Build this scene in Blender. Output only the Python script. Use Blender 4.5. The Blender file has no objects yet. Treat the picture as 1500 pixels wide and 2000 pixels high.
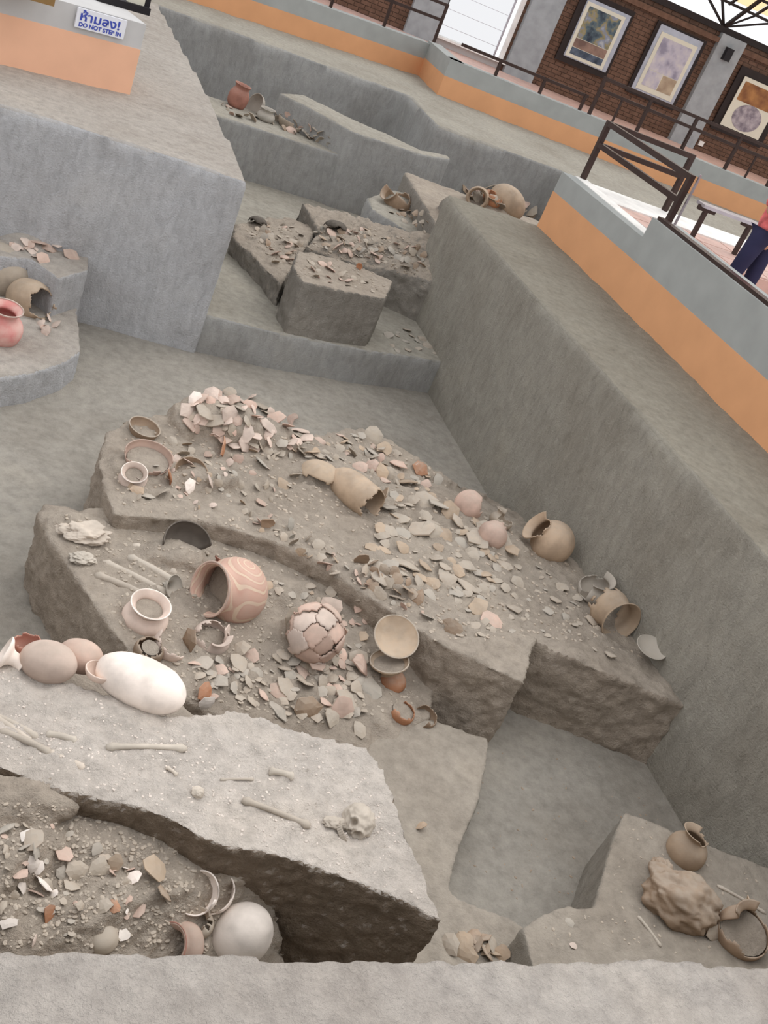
import bpy, bmesh, math, random
from mathutils import Vector, Matrix, noise
from mathutils.bvhtree import BVHTree
from mathutils.geometry import tessellate_polygon
random.seed(7)
S = bpy.context.scene
COL = S.collection
R_ = math.radians

# ------------------------------------------------------------------ camera
F_PX = 2010.0
CH = 2.2
RX = Vector((0.90362164, -0.17241357, -0.39209883))
RY = Vector((-0.23185746, 0.57281338, -0.7862105))
RZ = Vector((0.36015281, 0.80134786, 0.47763119))
RM = Matrix((RX, RY, RZ))
CAM = Vector((0, 0, CH))
cd = bpy.data.cameras.new('camera'); cam = bpy.data.objects.new('camera', cd); COL.objects.link(cam)
cd.sensor_fit = 'VERTICAL'; cd.sensor_height = 24; cd.sensor_width = 18; cd.lens = 24 * F_PX / 2000
cd.clip_start = 0.05; cd.clip_end = 200
cam.matrix_world = Matrix.Translation(CAM) @ RM.to_4x4()
S.camera = cam
# ------------------------------------------------------------------ world, lights, exposure
w = bpy.data.worlds.new('world'); S.world = w; w.use_nodes = True
bg = w.node_tree.nodes['Background']; bg.inputs[0].default_value = (0.97, 0.975, 1.0, 1); bg.inputs[1].default_value = 1.15
sd = bpy.data.lights.new('daylight', 'SUN'); sd.energy = 1.05; sd.angle = R_(40); sd.color = (1, .97, .93)
so = bpy.data.objects.new('daylight', sd); COL.objects.link(so)
so.rotation_euler = Vector((0.55, 0.25, 0.8)).to_track_quat('Z', 'Y').to_euler()
ad = bpy.data.lights.new('near_left_fill_light', 'AREA'); ad.energy = 52; ad.size = 2.5; ad.color = (1, .97, .96)  # unseen overhead area light, added to brighten the near left of the pit
ao = bpy.data.objects.new('near_left_fill_light', ad); COL.objects.link(ao)
ao.location = (1.2, 3.4, 3.6)
ao.rotation_euler = (ao.location - Vector((0.6, 2.3, -.6))).to_track_quat('Z', 'Y').to_euler()
S.view_settings.view_transform = 'Standard'; S.view_settings.look = 'None'
S.view_settings.exposure = 0.0; S.view_settings.gamma = 1; S.view_settings.use_curve_mapping = False

# ------------------------------------------------------------------ helpers
def ray(px, py):
    return RM @ Vector((px - 750, -(py - 1000), -F_PX))      # length along view axis = F_PX
def P(px, py, z):
    d = ray(px, py); t = (z - CH) / d.z
    return Vector((d.x * t, d.y * t, z))
def on_plane(px, py, p0, n):
    d = ray(px, py); t = (Vector(p0) - CAM).dot(n) / d.dot(n)
    return CAM + d * t
def depth(p):
    q = RM.transposed() @ (Vector(p) - CAM); return -q.z
def mpp(p): return depth(p) / F_PX
def at_depth(px, py, dep): return CAM + ray(px, py) * (dep / F_PX)

def tag(o, label=None, cat=None, group=None, kind=None):
    if label: o['label'] = label
    if cat: o['category'] = cat
    if group: o['group'] = group
    if kind: o['kind'] = kind
    return o
def link(name, me, mat=None, parent=None, smooth=False):
    o = bpy.data.objects.new(name, me); COL.objects.link(o)
    if mat is not None and not me.materials: me.materials.append(mat)
    if parent is not None: o.parent = parent
    if smooth:
        for p in me.polygons: p.use_smooth = True
    return o
def empty(name, loc=(0, 0, 0), rot=None):
    o = bpy.data.objects.new(name, None); COL.objects.link(o); o.location = loc
    o.empty_display_size = .1
    if rot is not None: o.rotation_euler = rot
    return o
def bm_obj(name, bm, mat, parent=None, smooth=False):
    me = bpy.data.meshes.new(name); bm.to_mesh(me); bm.free()
    return link(name, me, mat, parent, smooth)
def add_box(bm, c, s, rot=None):
    r = bmesh.ops.create_cube(bm, size=1)
    M = Matrix.Translation(c) @ (rot.to_4x4() if rot is not None else Matrix.Identity(4)) @ Matrix.Diagonal((*s, 1))
    bmesh.ops.transform(bm, matrix=M, verts=r['verts']); return r['verts']
def add_bar(bm, a, b, w_=.05, h_=None):
    a = Vector(a); b = Vector(b); d = b - a; h_ = h_ or w_
    q = d.to_track_quat('X', 'Z').to_matrix()
    return add_box(bm, (a + b) / 2, (d.length, w_, h_), q)
def bar_obj(name, a, b, w_, mat, parent=None, h_=None):
    bm = bmesh.new(); add_bar(bm, a, b, w_, h_); return bm_obj(name, bm, mat, parent)
def add_prism(bm, pts, z0, z1):
    lo = [bm.verts.new((p[0], p[1], z0)) for p in pts]; hi = [bm.verts.new((p[0], p[1], z1)) for p in pts]
    n = len(pts)
    bm.faces.new(hi); bm.faces.new(lo[::-1])
    for i in range(n): bm.faces.new((lo[i], lo[(i + 1) % n], hi[(i + 1) % n], hi[i]))
    bmesh.ops.recalc_face_normals(bm, faces=bm.faces)

# ------------------------------------------------------------------ materials
def mat_new(name):
    m = bpy.data.materials.new(name); m.use_nodes = True
    nt = m.node_tree; b = nt.nodes['Principled BSDF']; b.inputs['Roughness'].default_value = .9
    b.inputs['Specular IOR Level'].default_value = .2
    return m, nt, b
def N(nt, t, **k):
    n = nt.nodes.new(t)
    for a, v in k.items():
        if a in n.inputs: n.inputs[a].default_value = v
        else: setattr(n, a, v)
    return n
def ramp(nt, fac, stops):
    r = nt.nodes.new('ShaderNodeValToRGB'); e = r.color_ramp.elements
    while len(e) < len(stops): e.new(.5)
    for i, (p, c) in enumerate(stops): e[i].position = p; e[i].color = (*c, 1)
    nt.links.new(fac, r.inputs[0]); return r.outputs[0]
def mix(nt, fac, a, b, mode='MIX'):
    m = nt.nodes.new('ShaderNodeMix'); m.data_type = 'RGBA'; m.blend_type = mode
    for s, v in ((m.inputs[0], fac), (m.inputs[6], a), (m.inputs[7], b)):
        if hasattr(v, 'is_output') or hasattr(v, 'links'): nt.links.new(v, s)
        elif isinstance(v, (int, float)): s.default_value = v
        else: s.default_value = (*v, 1)
    return m.outputs[2]
def soil(name, top, side, pale=.0, bump=.5, scale=1.0):
    """dusty top soil, cooler scraped clay on the cut faces (some sides hold painted shade), vertical tool marks on the cuts"""
    m, nt, b = mat_new(name)
    g = N(nt, 'ShaderNodeNewGeometry'); L = nt.links
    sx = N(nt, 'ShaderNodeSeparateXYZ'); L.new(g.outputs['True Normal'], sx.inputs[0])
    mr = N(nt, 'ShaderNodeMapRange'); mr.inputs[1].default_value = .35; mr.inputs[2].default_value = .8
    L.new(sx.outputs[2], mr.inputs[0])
    tc = g.outputs['Position']
    n1 = N(nt, 'ShaderNodeTexNoise', Scale=1.1 * scale, Detail=6.0, Roughness=.6); L.new(tc, n1.inputs['Vector'])
    n2 = N(nt, 'ShaderNodeTexNoise', Scale=14.0 * scale, Detail=8.0, Roughness=.7); L.new(tc, n2.inputs['Vector'])
    n3 = N(nt, 'ShaderNodeTexNoise', Scale=70.0, Detail=4.0, Roughness=.7); L.new(tc, n3.inputs['Vector'])
    mp = N(nt, 'ShaderNodeMapping'); mp.inputs['Scale'].default_value = (17, 17, 6.5); L.new(tc, mp.inputs[0])
    mp.inputs['Rotation'].default_value = (.1, .35, 0)
    n4 = N(nt, 'ShaderNodeTexNoise', Scale=1.0, Detail=5.0, Roughness=.65, Distortion=.6); L.new(mp.outputs[0], n4.inputs['Vector'])
    def v(c, k): return tuple(min(1, x * k) for x in c)
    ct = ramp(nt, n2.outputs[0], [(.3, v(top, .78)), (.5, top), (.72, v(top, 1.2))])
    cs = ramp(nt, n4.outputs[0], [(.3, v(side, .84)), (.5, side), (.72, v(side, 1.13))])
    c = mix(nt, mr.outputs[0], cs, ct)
    big = ramp(nt, n1.outputs[0], [(.3, (.82, .8, .78)), (.55, (1, 1, 1)), (.75, (1.08, 1.06, 1.03))])
    c = mix(nt, 1.0, c, big, 'MULTIPLY')
    L.new(c, b.inputs['Base Color']); b.inputs['Roughness'].default_value = .97
    ad_ = N(nt, 'ShaderNodeMath', operation='MULTIPLY_ADD'); L.new(n2.outputs[0], ad_.inputs[0]); ad_.inputs[1].default_value = 1.0; L.new(n3.outputs[0], ad_.inputs[2])
    inv = N(nt, 'ShaderNodeMath', operation='SUBTRACT'); inv.inputs[0].default_value = 1; L.new(mr.outputs[0], inv.inputs[1])
    st = N(nt, 'ShaderNodeMath', operation='MULTIPLY'); L.new(n4.outputs[0], st.inputs[0]); L.new(inv.outputs[0], st.inputs[1])
    st2 = N(nt, 'ShaderNodeMath', operation='MULTIPLY_ADD'); L.new(st.outputs[0], st2.inputs[0]); st2.inputs[1].default_value = 1.6; L.new(ad_.outputs[0], st2.inputs[2])
    bp = N(nt, 'ShaderNodeBump', Strength=bump, Distance=.02); L.new(st2.outputs[0], bp.inputs['Height']); L.new(bp.outputs[0], b.inputs['Normal'])
    return m
SOIL = soil('excavated_soil', (.345, .305, .255), (.30, .275, .235))
SOIL_FLOOR = soil('pit_floor_soil', (.33, .305, .265), (.33, .32, .29))
SOIL_RIGHT = soil('right_bank_soil', (.29, .265, .215), (.36, .335, .285), bump=.8)
SOIL_LEFT = soil('left_bank_soil', (.44, .40, .355), (.52, .52, .53), bump=.7)
SOIL_FAR = soil('far_bank_soil', (.35, .325, .275), (.36, .355, .34))
SOIL_FARWARM = soil('far_sherd_soil', (.42, .36, .295), (.30, .275, .24), bump=.8)
SOIL_WARM = soil('sherd_layer_soil', (.40, .345, .285), (.40, .335, .27), bump=.8)
SOIL_PALE = soil('pale_dry_soil', (.575, .52, .465), (.24, .185, .135), bump=.9)  # dark brown side tone paints in the shade on the pedestal's front face
SOIL_FRONT = soil('front_rim_soil', (.46, .42, .38), (.3, .27, .22), bump=.9)

def clay(name, base, dusty=.5, alt=None, bump=.15):
    m, nt, b = mat_new(name); L = nt.links
    tc = N(nt, 'ShaderNodeTexCoord'); oi = N(nt, 'ShaderNodeObjectInfo')
    n = N(nt, 'ShaderNodeTexNoise', Scale=9.0, Detail=6.0); g = N(nt, 'ShaderNodeNewGeometry'); L.new(g.outputs['Position'], n.inputs['Vector'])
    alt = alt or tuple(x * .75 for x in base)
    c = ramp(nt, n.outputs[0], [(.35, alt), (.6, base)])
    tint = ramp(nt, oi.outputs['Random'], [(0, (.8, .77, .75)), (.5, (1, 1, 1)), (1, (1.15, 1.1, 1.08))])
    c = mix(nt, 1.0, c, tint, 'MULTIPLY')
    n2 = N(nt, 'ShaderNodeTexNoise', Scale=28.0, Detail=5.0); L.new(g.outputs['Position'], n2.inputs['Vector'])
    sx = N(nt, 'ShaderNodeSeparateXYZ'); L.new(g.outputs['Normal'], sx.inputs[0])
    mm = N(nt, 'ShaderNodeMath', operation='MULTIPLY'); L.new(sx.outputs[2], mm.inputs[0]); L.new(n2.outputs[0], mm.inputs[1])
    mr = N(nt, 'ShaderNodeMapRange'); mr.inputs[1].default_value = .1; mr.inputs[2].default_value = .6; mr.inputs[4].default_value = dusty; L.new(mm.outputs[0], mr.inputs[0])
    c = mix(nt, mr.outputs[0], c, (.43, .38, .32))
    L.new(c, b.inputs['Base Color']); b.inputs['Roughness'].default_value = .85
    bp = N(nt, 'ShaderNodeBump', Strength=bump, Distance=.01); L.new(n2.outputs[0], bp.inputs['Height']); L.new(bp.outputs[0], b.inputs['Normal'])
    return m
C_BUFF = clay('buff_clay', (.46, .39, .31), .8)
C_PINK = clay('pinkish_clay', (.62, .45, .37), .45)
C_PALE = clay('pale_pink_clay', (.72, .59, .51), .3)
C_WHITE = clay('whitish_clay', (.88, .81, .74), .12)
C_ORANGE = clay('orange_clay', (.50, .24, .13), .45)
C_BROWN = clay('brown_clay', (.36, .26, .18), .5)
C_TAN = clay('tan_clay', (.50, .38, .27), .35)
C_DARK = clay('dark_clay', (.11, .095, .08), .15)
C_GREY = clay('grey_clay', (.42, .39, .34), .85)
C_REDDISH = clay('reddish_clay', (.42, .20, .15), .3)
C_BONE = clay('old_bone', (.60, .54, .46), .5)
def painted_pot(name):
    m, nt, b = mat_new(name); L = nt.links
    tc = N(nt, 'ShaderNodeTexCoord'); mp = N(nt, 'ShaderNodeMapping'); L.new(tc.outputs['Object'], mp.inputs[0])
    wv = N(nt, 'ShaderNodeTexWave', Scale=9.0, Distortion=3.5, Detail=.5); wv.wave_type = 'RINGS'; wv.rings_direction = 'Y'
    wv.inputs['Detail Scale'].default_value = 1.0; L.new(mp.outputs[0], wv.inputs['Vector'])
    c = ramp(nt, wv.outputs[0], [(.10, (.72, .58, .42)), (.22, (.55, .30, .23)), (.8, (.60, .36, .28))])
    n = N(nt, 'ShaderNodeTexNoise', Scale=18.0, Detail=5.0); L.new(tc.outputs['Object'], n.inputs['Vector'])
    c = mix(nt, n.outputs[0], c, (.58, .42, .34)); L.new(c, b.inputs['Base Color']); b.inputs['Roughness'].default_value = .6
    return m
C_STRIPE = painted_pot('painted_swirl_clay')
C_ROSE = clay('rose_painted_clay', (.66, .27, .25), .25, alt=(.70, .45, .40))

def plain(name, c, rough=.7, metal=0, noise_amt=.12, scale=6.0):
    m, nt, b = mat_new(name); L = nt.links
    g = N(nt, 'ShaderNodeNewGeometry'); n = N(nt, 'ShaderNodeTexNoise', Scale=scale, Detail=5.0); L.new(g.outputs['Position'], n.inputs['Vector'])
    cc = ramp(nt, n.outputs[0], [(.3, tuple(x * (1 - noise_amt) for x in c)), (.7, tuple(min(1, x * (1 + noise_amt)) for x in c))])
    L.new(cc, b.inputs['Base Color']); b.inputs['Roughness'].default_value = rough; b.inputs['Metallic'].default_value = metal
    return m
M_ORANGE = plain('orange_paint', (.70, .36, .18), .8, 0, .05, 3)
M_ORANGE_LIT = plain('orange_paint_lit', (.86, .50, .33), .8, 0, .05, 3)  # the same orange paint, brightened to carry the stronger light on the left
M_GREY = plain('grey_render', (.36, .37, .355), .85, 0, .07, 4)
M_GREY_L = plain('light_grey_render', (.56, .55, .54), .85, 0, .06, 4)  # grey lightened for the stronger light on the left wall, also the window trim
M_RAIL = plain('dark_brown_metal', (.055, .035, .03), .35, .3)
M_STEEL = plain('dull_steel', (.45, .42, .45), .35, .7)
M_TILE = plain('pink_floor_tile', (.62, .42, .36), .5)
M_WHITE = plain('white_tile', (.85, .83, .79), .5)
M_PILLAR = plain('grey_blue_paint', (.34, .36, .37), .8)
M_BRICK = plain('brown_brick', (.155, .088, .06), .85, 0, .25, 8)
M_MORTAR = plain('mortar', (.13, .085, .062), .9)
M_FRAME = plain('dark_wood_frame', (.03, .022, .02), .6)
M_PAPER = plain('cream_paper', (.70, .67, .55), .6, 0, .03)
M_WOOD = plain('varnished_wood', (.30, .18, .07), .5)
M_BLACK = plain('black_paint', (.02, .018, .02), .6)
M_SIGN = plain('white_sign_board', (.82, .83, .88), .5, 0, .02)
M_BLUE = plain('blue_lettering', (.06, .09, .45), .6, 0, .02)
M_SILVER = plain('silvery_border', (.42, .44, .50), .4, .2)
M_CREAM = plain('cream_roof_sheet', (.75, .60, .42), .6)
M_TROUSER = plain('navy_trousers', (.03, .03, .07), .9)
M_SHIRT = plain('pink_red_shirt', (.70, .16, .16), .9, 0, .5, 14)
M_SKIN = plain('skin', (.50, .28, .18), .6, 0, .04)
M_HAIR = plain('black_hair', (.015, .012, .01), .6)
def poster_mat(name, stops, scale, seed):
    m, nt, b = mat_new(name); L = nt.links
    tc = N(nt, 'ShaderNodeTexCoord'); mp = N(nt, 'ShaderNodeMapping'); mp.inputs['Location'].default_value = (seed, seed * 2, 0); L.new(tc.outputs['Object'], mp.inputs[0])
    n = N(nt, 'ShaderNodeTexNoise', Scale=scale, Detail=6.0, Distortion=.1); L.new(mp.outputs[0], n.inputs['Vector'])
    L.new(ramp(nt, n.outputs[0], stops), b.inputs['Base Color']); b.inputs['Roughness'].default_value = .4
    return m
PM1 = poster_mat('print_dig_photo', [(.35, (.03, .04, .06)), (.45, (.10, .14, .16)), (.52, (.30, .25, .12)), (.58, (.22, .25, .32)), (.68, (.5, .5, .5))], 4.0, 3)
PM1B = poster_mat('print_brown_photo', [(.35, (.16, .10, .08)), (.6, (.38, .25, .19))], 3.0, 5)
PM1C = poster_mat('print_dark_photo', [(.35, (.03, .04, .06)), (.6, (.12, .15, .20))], 5.0, 9)
PM2 = poster_mat('print_pale_photo', [(.35, (.28, .26, .33)), (.5, (.48, .45, .52)), (.65, (.60, .56, .55))], 4.0, 1)
PM2B = poster_mat('print_tan_photo', [(.35, (.35, .26, .18)), (.65, (.5, .4, .28))], 4.0, 2)
PM3 = poster_mat('print_orange_photo', [(.35, (.18, .07, .03)), (.65, (.42, .20, .07))], 4.0, 8)
PM3B = poster_mat('print_grey_photo', [(.35, (.20, .17, .20)), (.65, (.45, .40, .42))], 9.0, 8)

# ------------------------------------------------------------------ terrain
terrain = []
def tex(name, size, depth_=2):
    t = bpy.data.textures.new(name, 'CLOUDS'); t.noise_scale = size; t.noise_depth = depth_; return t
T_BIG = tex('big_clouds', .35); T_FINE = tex('fine_clouds', .045, 3); T_MID = tex('mid_clouds', .13, 3)
def block(name, top, base, mat, voxel=.03, lumps=(), amp=(.03, .012), mid=0.0, flare=0.0, parent=None):
    """top = ring of points; closed prism down to base, voxel remeshed and roughened"""
    top = [Vector(p) for p in top]; n = len(top)
    c = sum(top, Vector()) / n
    me = bpy.data.meshes.new(name); vs = [tuple(p) for p in top]
    for p in top:
        d = Vector((p.x - c.x, p.y - c.y, 0)); d = d.normalized() * flare
        vs.append((p.x + d.x, p.y + d.y, base))
    tris = tessellate_polygon([[Vector((p.x, p.y, 0)) for p in top]])
    fs = []
    area = sum(top[i].x * top[(i + 1) % n].y - top[(i + 1) % n].x * top[i].y for i in range(n))
    for t in tris:
        a, b, d = (vs[i] for i in t)
        if (b[0] - a[0]) * (d[1] - a[1]) - (b[1] - a[1]) * (d[0] - a[0]) < 0: t = (t[0], t[2], t[1])
        fs.append(tuple(t)); fs.append((t[0] + n, t[2] + n, t[1] + n))
    for i in range(n):
        j = (i + 1) % n
        fs.append((i, i + n, j + n, j) if area > 0 else (i, j, j + n, i + n))
    bm = bmesh.new(); me.from_pydata(vs, [], fs); bm.from_mesh(me)
    for lc, lr in lumps:
        r = bmesh.ops.create_icosphere(bm, subdivisions=3, radius=1)
        bmesh.ops.transform(bm, matrix=Matrix.Translation(lc) @ Matrix.Diagonal((*lr, 1)), verts=r['verts'])
    bm.to_mesh(me); bm.free()
    o = link(name, me, mat, parent)
    rm = o.modifiers.new('remesh', 'REMESH'); rm.mode = 'VOXEL'; rm.voxel_size = voxel; rm.use_smooth_shade = True
    for t, s in ((T_BIG, amp[0]), (T_MID, mid), (T_FINE, amp[1])):
        if s and not (t is T_FINE and voxel > .05):
            d = o.modifiers.new('rough', 'DISPLACE'); d.texture = t; d.texture_coords = 'GLOBAL'; d.strength = s; d.mid_level = .5
    terrain.append(o); return o
def struct(o): o['kind'] = 'structure'; return o
def PX(lst, z=None): return [P(*q) if len(q) == 3 else P(q[0], q[1], z) for q in lst]
FL = -1.55
f_ = block('floor', [(-4.2, 0.5, FL), (7.6, .5, FL), (7.6, 16, FL), (-4.2, 16, FL)], FL - .3, SOIL_FLOOR, .05, amp=(.02, 0)); struct(f_)
struct(block('wall_left', [(-5, 8.1, 0), (-.1, 8.2, 0), (.9, 8.25, .0), (1.79, 8.18, 0), (1.77, 8.95, 0), (1.71, 11.2, 0), (1.48, 15.3, 0), (-5, 15.3, 0)], FL - .1, SOIL_LEFT, .04, amp=(.02, .006)))
struct(block('wall_west', [(-5, -1, 0), (-3.6, -1, 0), (-3.6, 8.3, 0), (-5, 8.3, 0)], FL - .1, SOIL_LEFT, .06, amp=(.02, 0)))
struct(block('wall_back', [(-5, 15.2, 0), (1.4, 15.2, 0), (3.3, 15.32, 0), (5.24, 15.4, 0), (5.2, 13.76, 0), (7.25, 13.74, 0), (7.3, 10.02, 0), (18, 10.02, 0), (18, 17.9, 0), (5, 19.5, 0), (-5, 19.5, 0)], FL - .1, SOIL_FAR, .055, amp=(.03, 0)))
struct(block('wall_right', [(4.14, 10.03, 0), (4.17, 8, 0), (4.22, 6.0, 0), (4.27, 4.0, 0), (4.36, 1.5, 0), (4.45, -1.5, 0), (8.5, -1.5, 0), (8.5, 10.03, 0)], FL - .1, SOIL_RIGHT, .045, amp=(.025, .01)))
struct(block('wall_front', [(-4, -1.2, 0), (4.5, -1.2, 0), (4.5, 1.42, 0), (2.55, 1.42, 0), (1.3, 1.43, 0), (.3, 1.455, 0), (-4, 1.5, 0)], FL - .1, SOIL_FRONT, .018, amp=(.03, .022), mid=.02))

def earth(name, label, *a, **k): return tag(block(name, *a, **k), label, 'earth block')
G = -1.2
earth('earth_terrace', 'low wide earth step at the foot of the far end of the pit', [(1.5, 8.22, G), (1.78, 8.22, G), (2.47, 8.24, G), (3.33, 8.36, G), (3.8, 8.48, G), (4.4, 8.58, G), (4.4, 13.9, G), (1.3, 13.9, G), (1.5, 10, G)], FL - .1, SOIL_FAR, .04, amp=(.02, .008))
earth('earth_pedestal', 'small flat-topped earth block standing at the front of the far step', PX([(583, 490), (572, 520), (591, 550), (660, 566), (753, 583), (768, 548), (700, 520), (630, 498)], -.7), FL - .05, SOIL_FARWARM, .022, amp=(.02, .02), mid=.03)
earth('earth_ridge', 'curved low earth ridge covered with sherds beside the grey left bank', PX([(455, 462, -1.02), (500, 505, -1.02), (550, 558, -1.0), (572, 520, -1.0), (600, 480, -.95), (620, 440, -.95), (560, 425, -1.0), (500, 425, -1.02), (460, 440, -1.05)]), G - .1, SOIL_FARWARM, .022, amp=(.04, .03), mid=.07)
earth('earth_platform', 'broad earth platform with a sharp back corner, strewn with dark sherds', PX([(590, 395, -.84), (625, 455, -.9), (600, 485, -.9), (660, 505, -.88), (752, 528, -.84), (800, 540, -.8)]) + [Vector((4.25, 9.4, -.7)), Vector((4.25, 10.15, -.45))] + PX([(780, 445, -.6), (690, 420, -.75)]), G - .1, SOIL_FARWARM, .022, amp=(.04, .03), mid=.07)
earth('earth_ledge', 'raised earth ledge with a vessel fragment below the top corner of the right bank', PX([(718, 385, -.58), (726, 408, -.6), (790, 448, -.6)]) + [Vector((4.35, 10.1, -.6)), Vector((4.5, 11.6, -.58))] + PX([(790, 380, -.58), (760, 372, -.58)]), G - .1, SOIL_FAR, .025, amp=(.05, .03), lumps=[(P(785, 400, -.6), (.3, .3, .12))])
earth('earth_terrace', 'narrow sherd-strewn earth terrace behind the left bank', [(1.5, 12.72, -.56), (2.2, 12.72, -.56), (3.84, 12.77, -.56), (3.84, 13.6, -.56), (1.4, 13.6, -.56)], G - .1, SOIL_FAR, .03, amp=(.02, .01))
earth('earth_terrace', 'long pale-edged earth shelf below the far bank, highest in the far part of the pit', PX([(545, 181), (600, 208), (690, 257), (828, 302)], -.23) + [Vector((5.3, 13.1, -.23)), Vector((5.3, 13.25, -.23))] + PX([(822, 292), (760, 263), (700, 238), (592, 184)], -.23), G - .1, SOIL_FAR, .03, amp=(.02, .01))
earth('earth_terrace', 'earth shelf behind the top end of the right bank carrying broken jars', [(4.2, 10.0, -.33), (7.4, 10.0, -.33), (7.4, 11.6, -.33), (4.35, 12.0, -.33)], FL - .1, SOIL_FARWARM, .035, amp=(.03, .02), lumps=[(Vector((4.85, 10.5, -.25)), (.5, .4, .22)), (Vector((5.15, 10.4, -.3)), (.3, .3, .2))])
earth('earth_pedestal', 'pale rounded earth pedestal at the left edge holding a rose pot', PX([(-120, 760), (0, 735), (60, 728), (130, 705), (156, 685), (157, 640), (150, 608), (163, 570)], -1.3) + [Vector((.62, 8.1, -1.3)), Vector((-1.2, 8.1, -1.3))], FL - .1, SOIL_LEFT, .022, amp=(.03, .008),
      lumps=[(P(40, 520, -1.2), (.3, .3, .3))])
earth('earth_pedestal', 'upper step of the pale pedestal by the left bank', PX([(104, 536), (112, 545), (173, 528), (172, 500), (135, 478), (30, 466), (-80, 470), (-80, 495), (60, 505)], -.98), FL + .2, SOIL_LEFT, .02, amp=(.03, .008))
# central platforms
earth('earth_platform', 'long central earth platform densely covered with pots and sherds against the right bank',
      PX([(212, 838, -.98), (190, 900, -1.0), (205, 960, -1.0), (222, 1003, -.99), (400, 1018, -1.0), (540, 1058, -1.0), (640, 1115, -1.03), (750, 1183, -1.03), (800, 1217, -1.02), (868, 1262, -1.0), (1024, 1335, -1.0), (1045, 1248, -1.0)]) + [Vector((4.3, 3.78, -1.05)), Vector((4.3, 5.3, -1.15)), Vector((4.3, 6.3, -1.4))]
      + PX([(978, 985, -1.42), (900, 945, -1.25), (800, 880, -1.17), (710, 834, -1.12), (600, 850, -1.05), (540, 820, -1.0), (400, 800, -.97), (330, 805, -.97), (240, 820, -.97)]), FL - .1, SOIL_WARM, .018, amp=(.05, .03), mid=.05,
      lumps=[(P(430, 830, -.97), (.33, .22, .16)), (P(510, 850, -1.0), (.3, .2, .09)), (P(360, 830, -1.0), (.12, .2, .12)), (P(280, 920, -1.0), (.2, .15, .05)), (P(400, 930, -1.0), (.2, .12, .06)),
             (P(650, 935, -1.05), (.35, .15, .08)), (P(820, 1070, -1.07), (.35, .3, .05)), (P(960, 1060, -1.12), (.3, .2, .05))])
earth('earth_platform', 'left-hand earth platform with the swirl-painted pot and a crushed skeleton, below the long central one',
      PX([(90, 985, -1.07), (75, 1010, -1.09), (100, 1060, -1.08), (150, 1130, -1.08), (200, 1205, -1.08), (255, 1275, -1.1), (330, 1350, -1.15), (480, 1430, -1.25), (640, 1470, -1.32), (745, 1470, -1.36), (840, 1400, -1.33), (842, 1376, -1.33), (865, 1280, -1.25),
          (750, 1165, -1.14), (540, 1040, -1.13), (300, 990, -1.13), (150, 992, -1.08)]), FL - .1, SOIL_WARM, .018, amp=(.05, .03), mid=.05,
      lumps=[(P(160, 1035, -1.1), (.2, .15, .06)), (P(340, 1085, -1.1), (.2, .12, .07)), (P(600, 1250, -1.2), (.2, .2, .1))])
earth('earth_slab', 'low bare earth slab stepping down to the trench floor', PX([(640, 1385), (760, 1395), (862, 1411), (957, 1443), (948, 1500), (935, 1560), (905, 1640), (886, 1690), (878, 1738), (895, 1753), (1000, 1797), (1100, 1860), (1030, 1960), (800, 2000), (600, 1700)], -1.34), FL - .1, SOIL, .022, amp=(.03, .012))
earth('earth_pedestal', 'pale burial pedestal in the foreground with a skull and long bones on it',
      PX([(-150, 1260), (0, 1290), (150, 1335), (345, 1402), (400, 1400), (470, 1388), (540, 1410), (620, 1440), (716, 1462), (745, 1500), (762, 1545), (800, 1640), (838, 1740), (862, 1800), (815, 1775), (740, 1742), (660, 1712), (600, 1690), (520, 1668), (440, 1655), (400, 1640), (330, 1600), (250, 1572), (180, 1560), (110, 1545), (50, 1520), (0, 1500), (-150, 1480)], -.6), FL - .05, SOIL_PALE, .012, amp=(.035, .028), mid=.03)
earth('earth_fill', 'rough sherd-filled hollow in front of the pale burial pedestal', PX([(-500, 1470, -.66), (0, 1480, -.66), (120, 1520, -.68), (250, 1550, -.69), (400, 1620, -.71), (500, 1660, -.73), (520, 1700, -.76), (545, 1770, -.86), (560, 1860, -.95), (560, 1960, -1.0), (300, 2050, -.86), (-500, 1990, -.75)]), FL - .1, SOIL_WARM, .014, amp=(.06, .04), mid=.05,
      lumps=[(P(20, 1560, -.66), (.22, .12, .06)), (P(-30, 1640, -.7), (.25, .2, .06)), (P(440, 1690, -.76), (.12, .08, .03)), (P(150, 1660, -.72), (.1, .06, .02))])
earth('earth_fill', 'low earth at the foot of the front rim beside the small sherd heap', [(1.2, 1.2, -1.2), (2.3, 1.2, -1.33), (2.4, 2.1, -1.33), (1.6, 2.1, -1.25), (1.2, 1.7, -1.2)], FL - .1, SOIL_WARM, .02, amp=(.03, .02))
earth('earth_bank', 'narrow lower bank behind the pale pedestal, bedding the white pots', PX([(-150, 1235, -.74), (0, 1265, -.74), (100, 1285, -.75), (200, 1305, -.76), (300, 1345, -.78), (372, 1385, -.8), (420, 1420, -.8), (300, 1440, -.8), (-150, 1330, -.74)]), FL - .1, SOIL_WARM, .02, amp=(.03, .02))
earth('earth_platform', 'low earth platform in the lower right corner holding a lump of crushed vessel',
      PX([(1225, 1582, -1.12), (1210, 1602, -1.14), (1182, 1690, -1.15), (1158, 1772, -1.16), (1112, 1768, -1.17), (1065, 1783, -1.18), (1017, 1811, -1.18), (1034, 1868, -1.18)]) + [Vector((2.45, 1.3, -1.18)), Vector((4.5, 1.3, -1.1)), Vector((4.5, 2.6, -1.12))] + PX([(1330, 1628, -1.12)]), FL - .1, SOIL_RIGHT if False else SOIL, .02, amp=(.03, .015))

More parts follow.
